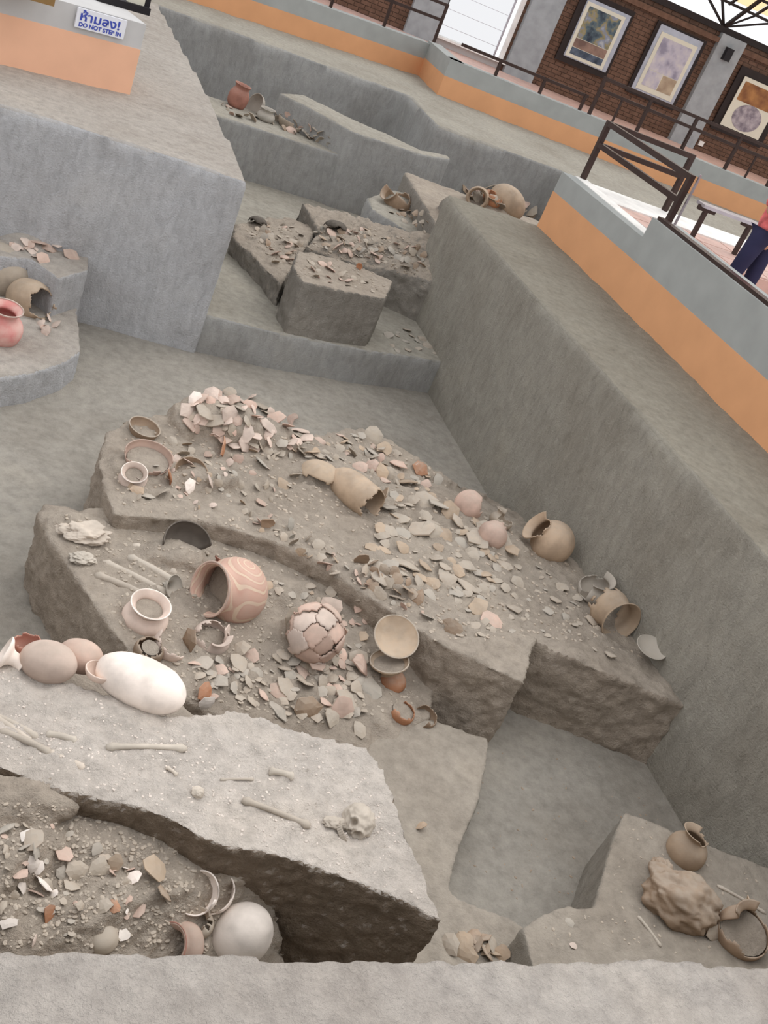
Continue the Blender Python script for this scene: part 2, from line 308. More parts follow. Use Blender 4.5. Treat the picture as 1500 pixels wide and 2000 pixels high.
bpy.context.view_layer.update()
dg = bpy.context.evaluated_depsgraph_get()
vv, ff = [], []
for o in terrain:
    oe = o.evaluated_get(dg); me = oe.to_mesh(); k = len(vv)
    vv += [v.co.copy() for v in me.vertices]; ff += [tuple(i + k for i in p.vertices) for p in me.polygons]
    oe.to_mesh_clear()
BVH = BVHTree.FromPolygons(vv, ff); del vv, ff
def hit(px, py):
    h, n, i, d = BVH.ray_cast(CAM, ray(px, py).normalized())
    if h is None: return P(px, py, -1.2), Vector((0, 0, 1))
    if n.z < 0: n = -n
    return h, n
def drop(x, y, z=3.0):
    h, n, i, d = BVH.ray_cast(Vector((x, y, z)), Vector((0, 0, -1)))
    return h if h is not None else Vector((x, y, 0))

# ------------------------------------------------------------------ low walls, walkways
def low_wall(label, pts, hs, band, thick, lower, upper, top=None):
    """pts = front line; painted lower band and grey upper band as separate parts"""
    root = empty('low_wall', (pts[0][0], pts[0][1], 0)); tag(root, label, 'low wall')
    for i in range(len(pts) - 1):
        a = Vector((*pts[i], 0)); b = Vector((*pts[i + 1], 0)); d = (b - a).normalized(); nn = Vector((-d.y, d.x, 0)) * thick
        for nm, z0, z1, m, e in (('painted_base', -.02, band, lower, .004), ('rendered_top', band, hs[i], upper, 0)):
            bm = bmesh.new(); o = nn.normalized() * -e
            add_prism(bm, [a + o - root.location, b + o - root.location, b + nn - root.location, a + nn - root.location], z0, z1)
            bm_obj(nm, bm, m, root)
    return root
low_wall('long low wall painted orange below grey running along the top of the right bank', [(5.36, -1.4), (5.30, 8.15), (5.24, 9.97)][::-1], [.60, .79], .39, .3, M_ORANGE, M_GREY)
wr = bpy.data.objects['low_wall']
bar_obj('capping_bar', Vector((5.37, 8.12, .80)) - wr.location, Vector((5.42, -1.4, .80)) - wr.location, .08, M_RAIL, wr, .04)
low_wall('low orange-based wall, coloured as brightly lit, on the left bank below the warning sign', [(-4, 7.75), (.9, 9.8)], [.6], .39, 1.5, M_ORANGE_LIT, M_GREY_L)
low_wall('low orange and grey wall across the far left, behind the dark far bank', [(-3, 15.0), (6.1, 17.85)], [.53], .28, .25, M_ORANGE, M_GREY)
low_wall('low orange and grey wall across the far right, starting with a short return', [(6.1, 18.0), (6.06, 16.55), (13, 15.75), (17, 15.3)], [.56, .56, .5], .3, .25, M_ORANGE, M_GREY)

bm = bmesh.new(); add_prism(bm, [(5.55, 8.3), (8.4, 8.3), (8.4, 9.98), (5.55, 9.98)], 0, .56); add_prism(bm, [(5.6, 7.9), (8.4, 7.9), (8.4, 8.3), (5.6, 8.3)], 0, .38)
add_prism(bm, [(5.7, -1), (8.4, -1), (8.4, 7.9), (5.7, 7.9)], .0, .2)
wk = bm_obj('walkway', bm, M_TILE); tag(wk, 'pink tiled visitor walkway with a step beside the raised low wall', 'walkway')
bm = bmesh.new(); add_prism(bm, [(5.55, 9.35), (8.4, 9.35), (8.4, 9.98), (5.55, 9.98)], .56, .585); bm_obj('white_edge_tile', bm, M_WHITE, wk)
bm = bmesh.new(); add_prism(bm, [(5.40, 8.17), (5.55, 8.17), (5.55, 9.97), (5.40, 9.97)], .6, .606); bm_obj('wall_capping', bm, M_WHITE, wk)
for i in range(6):
    for j in range(3):
        bm = bmesh.new(); add_box(bm, (5.82 + i * .46, 8.5 + j * .36, .566), (.44, .34, .012)); bm_obj('floor_tile', bm, M_TILE, wk)

def rail(name, label, path, z_top, z_mid, feet, mat=M_RAIL, wdt=.05, group=None):
    root = empty(name, (path[0][0], path[0][1], feet[0][2])); tag(root, label, 'railing', group); L = root.location
    for zz, nm in ((z_top, 'top_rail'), (z_mid, 'middle_rail')):
        if zz is None: continue
        for i in range(len(path) - 1):
            a = Vector((*path[i], zz)); b = Vector((*path[i + 1], zz)); bar_obj(nm, a - L, b - L, wdt, mat, root)
    for x, y, z in feet: bar_obj('post', Vector((x, y, z)) - L, Vector((x, y, z_top + wdt / 2)) - L, wdt, mat, root)
    return root
rail('corner_railing', 'dark brown metal corner railing standing at the end of the tiled walkway', [(6.55, 9.93), (5.49, 9.96), (5.58, 8.32)], 1.19, .97,
     [(5.49, 9.96, .58), (5.58, 8.32, .55), (6.55, 9.93, .56)], wdt=.052)
wp = bar_obj('slim_post', (5.66, 8.32, .55), (5.66, 8.32, 1.24), .018, M_STEEL); tag(wp, 'slim pale metal post beside the end post of the corner railing', 'post')
bn = empty('low_bench', (6.5, 8.95, .56)); tag(bn, 'small dark-legged bench with a grey metal seat on the walkway near the person', 'bench')
bm = bmesh.new(); add_box(bm, (.12, 0, .36), (.75, .16, .03)); bm_obj('seat', bm, M_STEEL, bn)
for x in (-.16, .4):
    bar_obj('leg', (x, 0, 0), (x, 0, .345), .04, M_RAIL, bn)
    bar_obj('bracket', (x - .1, 0, .33), (x + .1, 0, .33), .05, M_RAIL, bn)
rr = rail('long_railing', 'long two-bar dark metal railing on the far right low wall, in front of the posters', [(8.62, 16.4), (16.5, 15.5)], 1.15, .97,
     [(8.62 + i * .9, 16.4 - i * .9 * .114, .5) for i in range(9)], wdt=.05)
for i in range(6): bar_obj('baluster', Vector((9.05 + i * 1.35, 16.35 - i * 1.35 * .114, .5)) - rr.location, Vector((9.05 + i * 1.35, 16.35 - i * 1.35 * .114, .97)) - rr.location, .03, M_RAIL, rr)
rail('low_railing', 'lower single-bar dark railing running below the bright window', [(6.2, 16.7), (8.5, 16.45)], .80, None, [(6.9, 16.63, .5), (7.7, 16.54, .5), (8.45, 16.45, .5)], wdt=.045)
rail('end_railing', 'dark metal railing silhouetted against the left part of the bright window', [(-1, 15.9), (6.2, 18.0)], 1.16, .92,
     [(6.2, 18.0, .5), (5.2, 17.7, .5), (4.2, 17.4, .5), (3.2, 17.1, .5), (2.2, 16.8, .5)], wdt=.045)

# ------------------------------------------------------------------ hall beyond
WA = R_(5); wd = Vector((math.cos(WA), -math.sin(WA), 0)); wn = Vector((math.sin(WA), math.cos(WA), 0)); W0 = Vector((10, 21, 0))
def wx(x): return W0 + wd * ((x - 10) / wd.x)          # point on wall front with world x
def W(px, py, off=0): return on_plane(px, py, W0 - wn * off, wn)
WR = Matrix((wd, wn, Vector((0, 0, 1)))).transposed()
def wbox(name, x0, x1, z0, z1, thick, off, mat, parent=None, kind=None):
    a = wx(x0); b = wx(x1); c = (a + b) / 2 + wn * (thick / 2 + off); c.z = (z0 + z1) / 2
    if parent is not None: c = c - parent.location
    bm = bmesh.new(); add_box(bm, c, ((b - a).length, thick, z1 - z0), WR); o = bm_obj(name, bm, mat, parent)
    if kind: o['kind'] = kind
    return o
bm = bmesh.new(); add_prism(bm, [(-3, 15.35), (6.0, 18.17), (6.4, 18.17), (6.36, 16.85), (13, 16.06), (17, 15.62), (19, 15.6), (19, 21.2), (6, 22.3), (-3, 23)], .03, .25)
fw = bm_obj('far_walkway', bm, M_TILE); tag(fw, 'tiled walkway behind the far low wall along the brick wall', 'walkway')
wb = wbox('wall_north', 8.75, 18, .25, 2.5, .2, .03, M_MORTAR, kind='structure')
wb2 = wbox('wall_north_left', 1, 7.3, .25, 3.4, .2, .03, M_MORTAR, kind='structure')
wbox('trim_1', 7.3, 8.75, .25, .40, .2, .03, M_GREY_L, kind='structure')
def bricks(x0, x1, z0, z1, parent):
    bm = bmesh.new(); r = 0; z = z0
    while z < z1 - .06:
        x = x0 + (.11 if r % 2 else 0)
        while x < x1 - .2:
            c = wx(x + .1) + wn * .03; c.z = z + .035
            add_box(bm, c, (.21, .03 + random.uniform(-.006, .006), .068), WR); x += .22
        z += .08; r += 1
    o = bm_obj('brick_courses', bm, M_BRICK, parent); o['kind'] = 'stuff'; return o
bricks(8.75, 17.9, .26, 2.5, wb); bricks(3.5, 7.25, .26, 3.3, wb2)
p1 = wbox('pillar', 8.85, 9.5, .25, 2.5, .25, -.12, M_PILLAR); tag(p1, 'grey painted pillar to the right of the bright window', 'pillar')
p2 = wbox('pillar', 12.9, 13.5, .25, 2.5, .25, -.12, M_PILLAR); tag(p2, 'grey painted pillar between the pale poster and the orange one', 'pillar')
p3 = wbox('pillar', 6.65, 7.28, .25, 3.4, .25, -.12, M_PILLAR); tag(p3, 'grey painted pillar at the left side of the bright window', 'pillar')
lamp = wbox('wall_speaker', 13.1, 13.25, 2.05, 2.3, .12, -.24, M_BLACK); tag(lamp, 'small black box fixed high on the pillar between two posters', 'speaker')
sw = wbox('wall_socket', 13.62, 13.74, .36, .46, .04, -.02, M_WHITE); tag(sw, 'small white box at the foot of the brick wall beside the pillar', 'socket')
bmw = wbox('trim_2', 8.6, 18, 2.5, 2.62, .25, -.05, M_FRAME, kind='structure')
bmw2 = wbox('trim_3', 8.9, 18, 2.3, 2.40, .06, -.1, M_BRICK, kind='structure')
# window with frame and bars
wf = empty('window_1', wx(8.0) + Vector((0, 0, .4))); wf['kind'] = 'structure'
wbox('window_frame', 8.70, 8.78, .4, 3.4, .1, .0, M_WHITE, wf); wbox('window_frame', 7.28, 7.33, .4, 3.4, .1, .0, M_FRAME, wf)
wbox('mullion', 8.58, 8.61, .4, 3.4, .05, .05, M_STEEL, wf)
for i in range(10): wbox('glazing_bar', 7.3, 8.6, .62 + i * .3, .626 + i * .3, .02, .06, M_STEEL, wf)
wbox('window_sill', 7.2, 8.85, .38, .42, .3, -.1, M_WHITE, wf)
def gmat():
    m, nt, b = mat_new('window_glass'); b.inputs['Transmission Weight'].default_value = 1; b.inputs['Roughness'].default_value = 0.05; b.inputs['IOR'].default_value = 1.01; return m
M_GLASS = gmat()
wbox('pane', 7.33, 8.58, .42, 3.4, .006, .09, M_GLASS, wf)

def poster(label, bl, tl, br, build, off=.10):
    pbl = W(*bl, off); ptl = W(*tl, off); pbr = W(*br, off)
    wdt = (pbr - pbl).length; hgt = ptl.z - pbl.z
    root = empty('poster', pbl + wn * .04); root.rotation_euler = (0, 0, -WA); tag(root, label, 'poster')
    def q(nm, x0, x1, z0, z1, y0, t, m, par=root):
        bm = bmesh.new(); add_box(bm, ((x0 + x1) / 2, y0 - t / 2, (z0 + z1) / 2), (x1 - x0, t, z1 - z0)); return bm_obj(nm, bm, m, par)
    q('backing_board', -.16, wdt + .16, -.14, hgt + .16, .05, .04, M_FRAME)
    build(q, wdt, hgt); return root
def b1(q, w_, h):
    q('silver_border', -.02, w_ + .1, -.02, h + .06, .01, .02, M_SILVER); q('paper', 0, w_, 0, h, -.01, .015, M_PAPER)
    q('photo_print', .07, w_ - .07, .38, h - .07, -.025, .004, PM1); q('photo_print', .07, w_ - .07, .2, .37, -.025, .004, PM1B); q('photo_print', .07, w_ - .07, .06, .19, -.025, .004, PM1C)
def b2(q, w_, h):
    q('silver_border', -.08, w_ + .08, -.04, h + .12, .01, .02, M_SILVER); q('paper', 0, w_, 0, h, -.01, .015, M_PAPER)
    q('photo_print', .08, w_ - .08, .42, h - .08, -.025, .004, PM2); q('photo_print', .08, w_ * .5, .1, .41, -.025, .004, PM2); q('photo_print', w_ * .52, w_ - .08, .1, .41, -.025, .004, PM2B)
def b3(q, w_, h):
    q('paper', 0, w_, 0, h, -.01, .015, M_PAPER); q('photo_print', .07, w_ - .06, h * .55, h - .08, -.025, .004, PM3)
    bm = bmesh.new(); r = bmesh.ops.create_cone(bm, segments=24, radius1=.36, radius2=.36, depth=.004, cap_ends=True)
    bmesh.ops.transform(bm, matrix=Matrix.Translation((w_ / 2, -.027, h * .29)) @ Matrix.Rotation(R_(90), 4, 'X') @ Matrix.Diagonal((1, .75, 1, 1)), verts=r['verts'])
    pr = bm_obj('round_print', bm, PM3B, [o for o in COL.objects if o.name.startswith('poster')][-1] if False else None)
    return pr
poster('framed poster with dark dig photographs hanging nearest the bright window', (1104, 107), (1152, 3), (1175, 140), b1)
poster('pale faded poster with a silvery border in the middle of the three', (1242, 171), (1284, 57), (1310, 200), b2)
hold = []
def b3x(q, w_, h): hold.append(b3(q, w_, h))
r3 = poster('poster with an orange photograph above a round pottery picture, cut by the frame edge', (1407, 243), (1459, 150), (1480, 276), b3x)
hold[0].parent = r3
# roof edge: purlins, trusses and pale sheets over a strip of open sky
rf = empty('roof_truss', wx(13) + Vector((0, 0, 2.62))); tag(rf, 'dark steel roof trusses above the brick wall and open sky strip', 'roof frame'); rl = rf.location
def rp(x, out, z): p = wx(x) - wn * out; p.z = z; return p
for (o_, z) in ((0.3, 3.02), (.7, 3.28), (1.1, 3.54), (1.5, 3.8), (1.9, 4.06), (2.3, 4.32)):
    bar_obj('purlin', rp(9, o_, z) - rl, rp(18, o_, z) - rl, .05, M_FRAME, rf)
for i in range(12):
    x = 10.2 + i * .62; bar_obj('rafter', rp(x, .2, 3.0) - rl, rp(x, 2.5, 4.45) - rl, .045, M_FRAME, rf)
for x in (12.9, 16.0):
    for dx in (-.9, -.45, .45, .9): bar_obj('brace', rp(x, 0, 2.6) - rl, rp(x + dx, .25, 3.05) - rl, .04, M_FRAME, rf)
    bar_obj('brace', rp(x, 0, 2.6) - rl, rp(x, 1.9, 4.0) - rl, .06, M_FRAME, rf)
m_, nt_, b_ = mat_new('translucent_roof_sheet'); tr = N(nt_, 'ShaderNodeBsdfTranslucent'); tr.inputs[0].default_value = (.95, .80, .60, 1)
nt_.links.new(tr.outputs[0], nt_.nodes['Material Output'].inputs[0])
for i in range(11):
    for j in range(5):
        a = rp(10.2 + i * .62 + .03, .3 + j * .4, 3.09 + j * .26); b = rp(10.2 + i * .62 + .59, .3 + j * .4, 3.09 + j * .26)
        c = rp(10.2 + i * .62 + .59, .68 + j * .4, 3.337 + j * .26); d = rp(10.2 + i * .62 + .03, .68 + j * .4, 3.337 + j * .26)
        bm = bmesh.new(); vs = [bm.verts.new(q - rl) for q in (a, b, c, d)]; up = [bm.verts.new(q - rl + Vector((0, 0, .01))) for q in (a, b, c, d)]
        bm.faces.new(vs); bm.faces.new(up[::-1])
        for k in range(4): bm.faces.new((vs[k], up[k], up[(k + 1) % 4], vs[(k + 1) % 4]))
        bm_obj('roof_sheet', bm, m_, rf)

# ------------------------------------------------------------------ warning sign and things on the left wall
sa = math.atan2(2.05, 4.9); sdir = Vector((math.cos(sa), math.sin(sa), 0)); sn = Vector((math.sin(sa), -math.cos(sa), 0)); 
tl_ = on_plane(150, 12, (.9, 9.79, 0), sn); br_ = on_plane(238, 76, (.9, 9.79, 0), sn); bl_ = on_plane(143, 50, (.9, 9.79, 0), sn)
sg = empty('warning_sign', bl_ + sn * .01); sg.rotation_euler = (0, 0, sa); tag(sg, 'white warning sign with blue lettering on the left low wall', 'sign')
sw_ = (br_ - bl_).length; sh_ = tl_.z - bl_.z
bm = bmesh.new(); add_box(bm, (sw_ / 2, -.008, sh_ / 2), (sw_, .016, sh_)); bm_obj('sign_board', bm, M_SIGN, sg)
import glob, os
TF = None
try:
    fp = os.path.join(bpy.utils.resource_path('LOCAL'), 'datafiles', 'fonts')
except Exception: fp = ''
def text(body, size, x, z, parent, mat, wid=None, bold=.0):
    cu = bpy.data.curves.new('lettering', 'FONT'); cu.body = body; cu.size = size; cu.extrude = .001; cu.align_x = 'CENTER'; cu.offset = bold
    o = bpy.data.objects.new('lettering', cu); COL.objects.link(o); o.parent = parent
    o.location = (x, -.018, z); o.rotation_euler = (R_(90), 0, 0); cu.materials.append(mat)
    bpy.context.view_layer.update(); k = wid / max(o.dimensions.x, .001)
    me = bpy.data.meshes.new_from_object(o.evaluated_get(bpy.context.evaluated_depsgraph_get())); lo = o.location.copy()
    bpy.data.objects.remove(o); o = link('lettering', me, None, parent); o.location = lo; o.rotation_euler = (R_(90), 0, 0); o.scale = (k, 1, 1)
    return o
text('ห้ามลง!', sh_ * .62, sw_ * .47, sh_ * .42, sg, M_BLUE, sw_ * .8, .002)
text('DO NOT STEP IN', sh_ * .30, sw_ * .5, sh_ * .10, sg, M_BLUE, sw_ * .86, .0015)
bm = bmesh.new(); a = P(-20, -14, .6); b = P(104, 14, .6); add_box(bm, (a + b) / 2 + Vector((-.05, .2, .05)), (.5, .25, .1), Matrix.Rotation(sa, 3, 'Z'))
tag(bm_obj('wooden_box', bm, M_WOOD), 'varnished wooden box lying on top of the left low wall', 'box')
st = empty('display_stand', P(235, 12, .6)); tag(st, 'dark display stand with a cream panel on the left low wall', 'stand')
st.rotation_euler = (0, 0, sa)
bm = bmesh.new(); add_box(bm, (0, .05, .03), (.5, .25, .06)); bm_obj('base', bm, M_BLACK, st)
bm = bmesh.new(); add_box(bm, (.12, -.02, .12), (.16, .03, .14)); bm_obj('cream_panel', bm, M_PAPER, st)
bm = bmesh.new(); add_box(bm, (.23, .02, .15), (.05, .1, .25)); bm_obj('upright', bm, M_BLACK, st)

# ------------------------------------------------------------------ vessels
def spline(prof, n=4):
    out = []
    for i in range(len(prof) - 1):
        p0 = prof[max(i - 1, 0)]; p1 = prof[i]; p2 = prof[i + 1]; p3 = prof[min(i + 2, len(prof) - 1)]
        for k in range(n):
            t = k / n
            out.append(tuple(.5 * (2 * b + (c - a) * t + (2 * a - 5 * b + 4 * c - d) * t * t + (3 * b - a - 3 * c + d) * t ** 3) for a, b, c, d in zip(p0, p1, p2, p3)))
    out.append(prof[-1]); return [(max(r, 0), z) for r, z in out]
PROF = {
 'wide_mouth': [(0, -1.5), (.5, -1.4), (.85, -1.0), (.92, -.4), (.8, .05), (.8, .3), (1, .6)],
 'globe': [(0, -1), (.45, -.9), (.82, -.58), (1, -.1), (.93, .35), (.66, .68), (.55, .85), (.62, 1.02), (.82, 1.2)],
 'squat': [(0, -.72), (.5, -.66), (.9, -.4), (1, -.08), (.88, .22), (.66, .4), (.68, .55), (.86, .74)],
 'wide': [(0, -1.05), (.5, -.92), (.86, -.55), (1, -.1), (.95, .3), (.78, .55), (.73, .72), (.80, .95)],
 'bowl': [(0, -.62), (.45, -.56), (.8, -.33), (.97, 0), (1, .2)],
 'egg': [(0, -1.35), (.4, -1.22), (.78, -.85), (.98, -.3), (1, .2), (.86, .7), (.55, 1.1), (.25, 1.28), (0, 1.33)],
 'long_egg': [(0, -1.85), (.42, -1.7), (.78, -1.2), (.96, -.5), (1, .2), (.9, .95), (.62, 1.5), (.3, 1.75), (0, 1.82)],
 'capsule': [(0, -1.7), (.45, -1.55), (.8, -1.1), (.97, -.4), (1, .3), (.97, 1.0), (.9, 1.5), (.8, 1.75)],
 'dish': [(0, -.22), (.35, -.2), (.7, -.1), (.95, .06), (1, .12)],
 'jar': [(0, -1.2), (.5, -1.1), (.88, -.75), (1, -.2), (.98, .3), (.8, .7), (.68, .9), (.72, 1.15), (.85, 1.35)],
 'stem': [(.62, -1.0), (.42, -.8), (.34, -.45), (.5, -.1), (.9, .15), (1, .3)],
}
def vessel_mesh(prof, r, seg=40, cut=None, jag=.0, seed=0):
    pr = spline(PROF[prof]); bm = bmesh.new(); rings = []
    for (rr_, z) in pr:
        if rr_ < 1e-3: rings.append([bm.verts.new((0, 0, z * r))])
        else: rings.append([bm.verts.new((rr_ * r * math.cos(2 * math.pi * k / seg), rr_ * r * math.sin(2 * math.pi * k / seg), z * r)) for k in range(seg)])
    for i in range(len(rings) - 1):
        a, b = rings[i], rings[i + 1]
        for k in range(seg):
            k2 = (k + 1) % seg
            if len(a) == 1: f = (a[0], b[k2], b[k])[::-1] if False else (a[0], b[k2], b[k])
            elif len(b) == 1: f = (a[k], a[k2], b[0])
            else: f = (a[k], a[k2], b[k2], b[k])
            zc = (pr[i][1] + pr[i + 1][1]) / 2; th = 2 * math.pi * (k + .5) / seg
            if cut and cut(th, zc + jag * noise.noise(Vector((math.cos(th) * 2.3 + seed, math.sin(th) * 2.3, zc * 2.5)))): continue
            bm.faces.new(f)
    bmesh.ops.delete(bm, geom=[v for v in bm.verts if not v.link_faces], context='VERTS')
    for v in bm.verts: v.co += v.co.normalized() * r * .02 * noise.noise(v.co / r * 1.5 + Vector((seed, 0, 0)))
    bmesh.ops.recalc_face_normals(bm, faces=bm.faces)
    me = bpy.data.meshes.new(prof); bm.to_mesh(me); bm.free(); return me
def vessel(name, label, prof, mat, cx, cy, bx, by, rpx, axis=(0, 0, 1), cut=None, jag=.25, fill=None, cat='pot', sink=0.0, seed=0, spin=0, group=None, back=.35, thick=.05, fillmat=None, rim=None):
    h, n = hit(bx, by); dep = depth(h); r = rpx * dep / F_PX; dep += r * back; r = rpx * dep / F_PX
    c = at_depth(cx, cy, dep); c.z -= sink * r
    ax = Vector(axis).normalized()
    root = empty(name, c); root.rotation_mode = 'QUATERNION'
    root.rotation_quaternion = ax.to_track_quat('Z', 'Y') @ Matrix.Rotation(R_(spin), 4, 'Z').to_quaternion()
    tag(root, label, cat, group)
    body = link('body', vessel_mesh(prof, r, cut=cut, jag=jag, seed=seed), mat, root, True)
    s = body.modifiers.new('wall', 'SOLIDIFY'); s.thickness = max(.005, r * thick); s.offset = -1
    if rim:
        pr = PROF[prof][-1]; bm = bmesh.new(); seg = 40; t = r * .035
        for k in range(seg): pass
        for k in range(seg):
            a0 = 2 * math.pi * k / seg
            for q in range(6):
                b0 = 2 * math.pi * q / 6
                bm.verts.new(((pr[0] * r + t * math.cos(b0)) * math.cos(a0), (pr[0] * r + t * math.cos(b0)) * math.sin(a0), pr[1] * r + t * math.sin(b0)))
        bm.verts.ensure_lookup_table()
        for k in range(seg):
            for q in range(6):
                i = lambda kk, qq: bm.verts[(kk % seg) * 6 + qq % 6]
                bm.faces.new((i(k, q), i(k + 1, q), i(k + 1, q + 1), i(k, q + 1)))
        bm_obj('rim', bm, rim, root, True)
    if fill is not None:
        zf, rf_ = fill; bm = bmesh.new(); bmesh.ops.create_circle(bm, cap_ends=True, segments=24, radius=rf_ * r)
        bmesh.ops.inset_region(bm, faces=bm.faces[:], thickness=rf_ * r * .35, depth=0)
        for v in bm.verts: v.co.z = zf * r + r * .05 * noise.noise(v.co * 30) + (-.06 * r if v.co.length < rf_ * r * .7 else 0)
        bm_obj('soil_fill', bm, fillmat or SOIL_WARM, root, True)
    return root
def panel_pot(name, label, cx, cy, bx, by, rpx):
    h, n = hit(bx, by); dep = depth(h) + .02; r = rpx * dep / F_PX; c = at_depth(cx, cy, dep)
    root = empty(name, c); tag(root, label, 'pot')
    rd = random.Random(5); seeds = []
    while len(seeds) < 22:
        v = Vector((rd.uniform(-.75, 1), rd.uniform(-1, .6), rd.uniform(-.35, 1)))
        if v.length > .2:
            v.normalize()
            if all((v - q).length > .40 for q in seeds): seeds.append(v)
            elif rd.random() < .004: seeds.append(v)
    base = bmesh.new(); bmesh.ops.create_icosphere(base, subdivisions=5, radius=1); base.faces.ensure_lookup_table()
    cells = {}
    for f in base.faces:
        p = f.calc_center_median(); p = p.normalized()
        if p.dot(Vector((.25, -.75, .5)).normalized()) < -.05 + .3 * noise.noise(p * 4) or p.z < -.5: continue
        q = p + Vector((noise.noise(p * 6), noise.noise(p * 6 + Vector((9, 0, 0))), 0)) * .07
        cells.setdefault(min(range(len(seeds)), key=lambda i: (seeds[i] - q).length), []).append(f)
    for k, fs in cells.items():
        if len(fs) < 20: continue
        m = seeds[k]; off = m * rd.uniform(-.06, .06) + Vector((0, 0, rd.uniform(-.05, .02))); rot = Matrix.Rotation(rd.uniform(-.12, .12), 3, m.orthogonal())
        bm = bmesh.new(); mp = {}
        for f in fs:
            vs = []
            for v in f.verts:
                if v.index not in mp: mp[v.index] = bm.verts.new((m + rot @ (v.co - m) * .975 + off) * r)
                vs.append(mp[v.index])
            bm.faces.new(vs)
        o = bm_obj('cracked_sherd', bm, rd.choice((C_PINK, C_PALE, C_PINK)), root, True)
        sm = o.modifiers.new('wall', 'SOLIDIFY'); sm.thickness = .009; sm.offset = -1
    base.free()
    bm = bmesh.new(); bmesh.ops.create_icosphere(bm, subdivisions=3, radius=r * .88)
    for v in bm.verts: v.co.z *= .85; v.co *= 1 + .08 * noise.noise(v.co * 20)
    bm_obj('soil_fill', bm, SOIL_WARM, root, True); return root
X_, Y_, Z_ = Vector((1, 0, 0)), Vector((0, 1, 0)), Vector((0, 0, 1))
# on the left-hand platform
vessel('painted_pot', 'large pinkish pot with painted swirls lying on its side, mouth to the left', 'wide', C_STRIPE, 456, 1154, 458, 1215, 66, (-.88, -.42, .25), fill=(.2, .88), rim=C_PINK, seed=1)
vessel('small_pot', 'small pale pot with a flared rim standing upright left of the painted pot', 'squat', C_PALE, 285, 1203, 285, 1232, 46, (.05, -.12, 1), fill=(.42, .66), rim=C_WHITE, seed=2)
vessel('small_bowl', 'small pinkish grey broken bowl in front of the flared-rim pot', 'globe', C_BROWN, 290, 1272, 290, 1300, 30, (.1, -.2, 1), cut=lambda t, z: z > .55, seed=3, fill=(.4, .6))
vessel('dark_bowl', 'half-buried bowl with a black inside behind the painted pot', 'bowl', C_DARK, 364, 1066, 364, 1070, 50, (.1, -.5, .85), cut=lambda t, z: math.sin(t) < -.0, seed=5, sink=.0, cat='bowl')
vessel('clay_ring', 'curved grey neck fragment between the flared-rim pot and the painted pot', 'stem', C_GREY, 335, 1145, 335, 1165, 24, (.5, -.5, .4), seed=6, cut=lambda t, z: z < -.6, cat='pot fragment')
panel_pot('cracked_pot', 'crushed pink pot still standing as a dome of cracked sherds', 612, 1238, 612, 1268, 62)
vessel('footed_dish', 'upturned round dish at the right end of the left-hand platform', 'dish', C_TAN, 773, 1245, 780, 1275, 45, (-.15, -.45, .88), rim=C_BUFF, cat='dish', seed=9, back=-1.1)
vessel('footed_cup', 'waisted cup with an orange foot in front of the upturned round dish', 'stem', C_TAN, 760, 1300, 762, 1335, 38, (-.28, .1, .95), fill=(.1, .8), rim=C_BUFF, cat='cup', seed=10, back=-.3)
vessel('rounded_fragment', 'rounded orange pot bottom below the waisted cup', 'bowl', C_ORANGE, 768, 1328, 770, 1345, 28, (0, .1, -1), cat='pot fragment', seed=11)
vessel('pot_half', 'small brown half pot at the right corner of the left-hand platform', 'globe', C_ORANGE, 785, 1392, 790, 1410, 26, (.1, -.1, 1), cut=lambda t, z: z > .4 or math.cos(t - 1.5) > .5, seed=12, cat='pot fragment', fill=(.2, .85))
vessel('pot_half', 'last broken half pot beside the dark trench wall', 'globe', C_BROWN, 832, 1400, 836, 1418, 24, (.3, -.2, 1), cut=lambda t, z: z > .35 or math.cos(t - 2.4) > .5, seed=13, cat='pot fragment')
vessel('pot_half', 'pale upright curved half pot right of the small broken bowl', 'globe', C_PALE, 335, 1258, 335, 1285, 36, (.2, -.3, .9), cut=lambda t, z: z > .4 or math.cos(t - .2) > -.1, seed=14, cat='pot fragment')
vessel('broken_pot', 'broken pale pot with a standing curved flake, under the painted pot', 'squat', C_PALE, 415, 1245, 415, 1270, 38, (.1, -.4, .9), cut=lambda t, z: z > .15 and math.cos(t + 1.2) < .6, seed=15, jag=.6)
vessel('pot_neck', 'broken reddish pot neck sticking up behind the painted pot', 'stem', C_REDDISH, 432, 1093, 440, 1110, 20, (.3, .2, .9), cut=lambda t, z: math.cos(t) > .2 and z > -.2, seed=16, cat='pot fragment')
# on the long central platform
vessel('small_bowl', 'small brown-sided bowl standing alone at the left back corner of the long central platform', 'bowl', C_BROWN, 281, 838, 281, 855, 31, (.1, -.1, 1), rim=C_BUFF, cat='bowl', seed=17)
vessel('broken_bowl', 'large broken pale bowl at the left end of the long central platform', 'bowl', C_PINK, 290, 895, 285, 915, 48, (.0, -.1, 1), cut=lambda t, z: z > .0 and math.cos(t - 4.6) > .0, jag=.6, cat='bowl', seed=18, fill=(-.1, .85))
vessel('small_pot', 'small pale pot with a soil-filled mouth in front of the large broken bowl', 'squat', C_PALE, 260, 935, 262, 945, 29, (-.1, -.35, .9), fill=(.4, .65), rim=C_WHITE, seed=19)
vessel('rim_fragment', 'buried pot showing only its rim arc, left of centre on the long platform', 'bowl', C_BROWN, 372, 925, 372, 935, 34, (0, -.5, .8), cut=lambda t, z: math.sin(t) < .0, cat='pot fragment', seed=20)
vessel('long_jar', 'long brown jar lying on its side with a broken dark mouth', 'capsule', C_TAN, 690, 958, 690, 990, 36, (.55, -.84, .05), cut=lambda t, z: z > 1.55, jag=.3, sink=.0, seed=21, cat='jar')
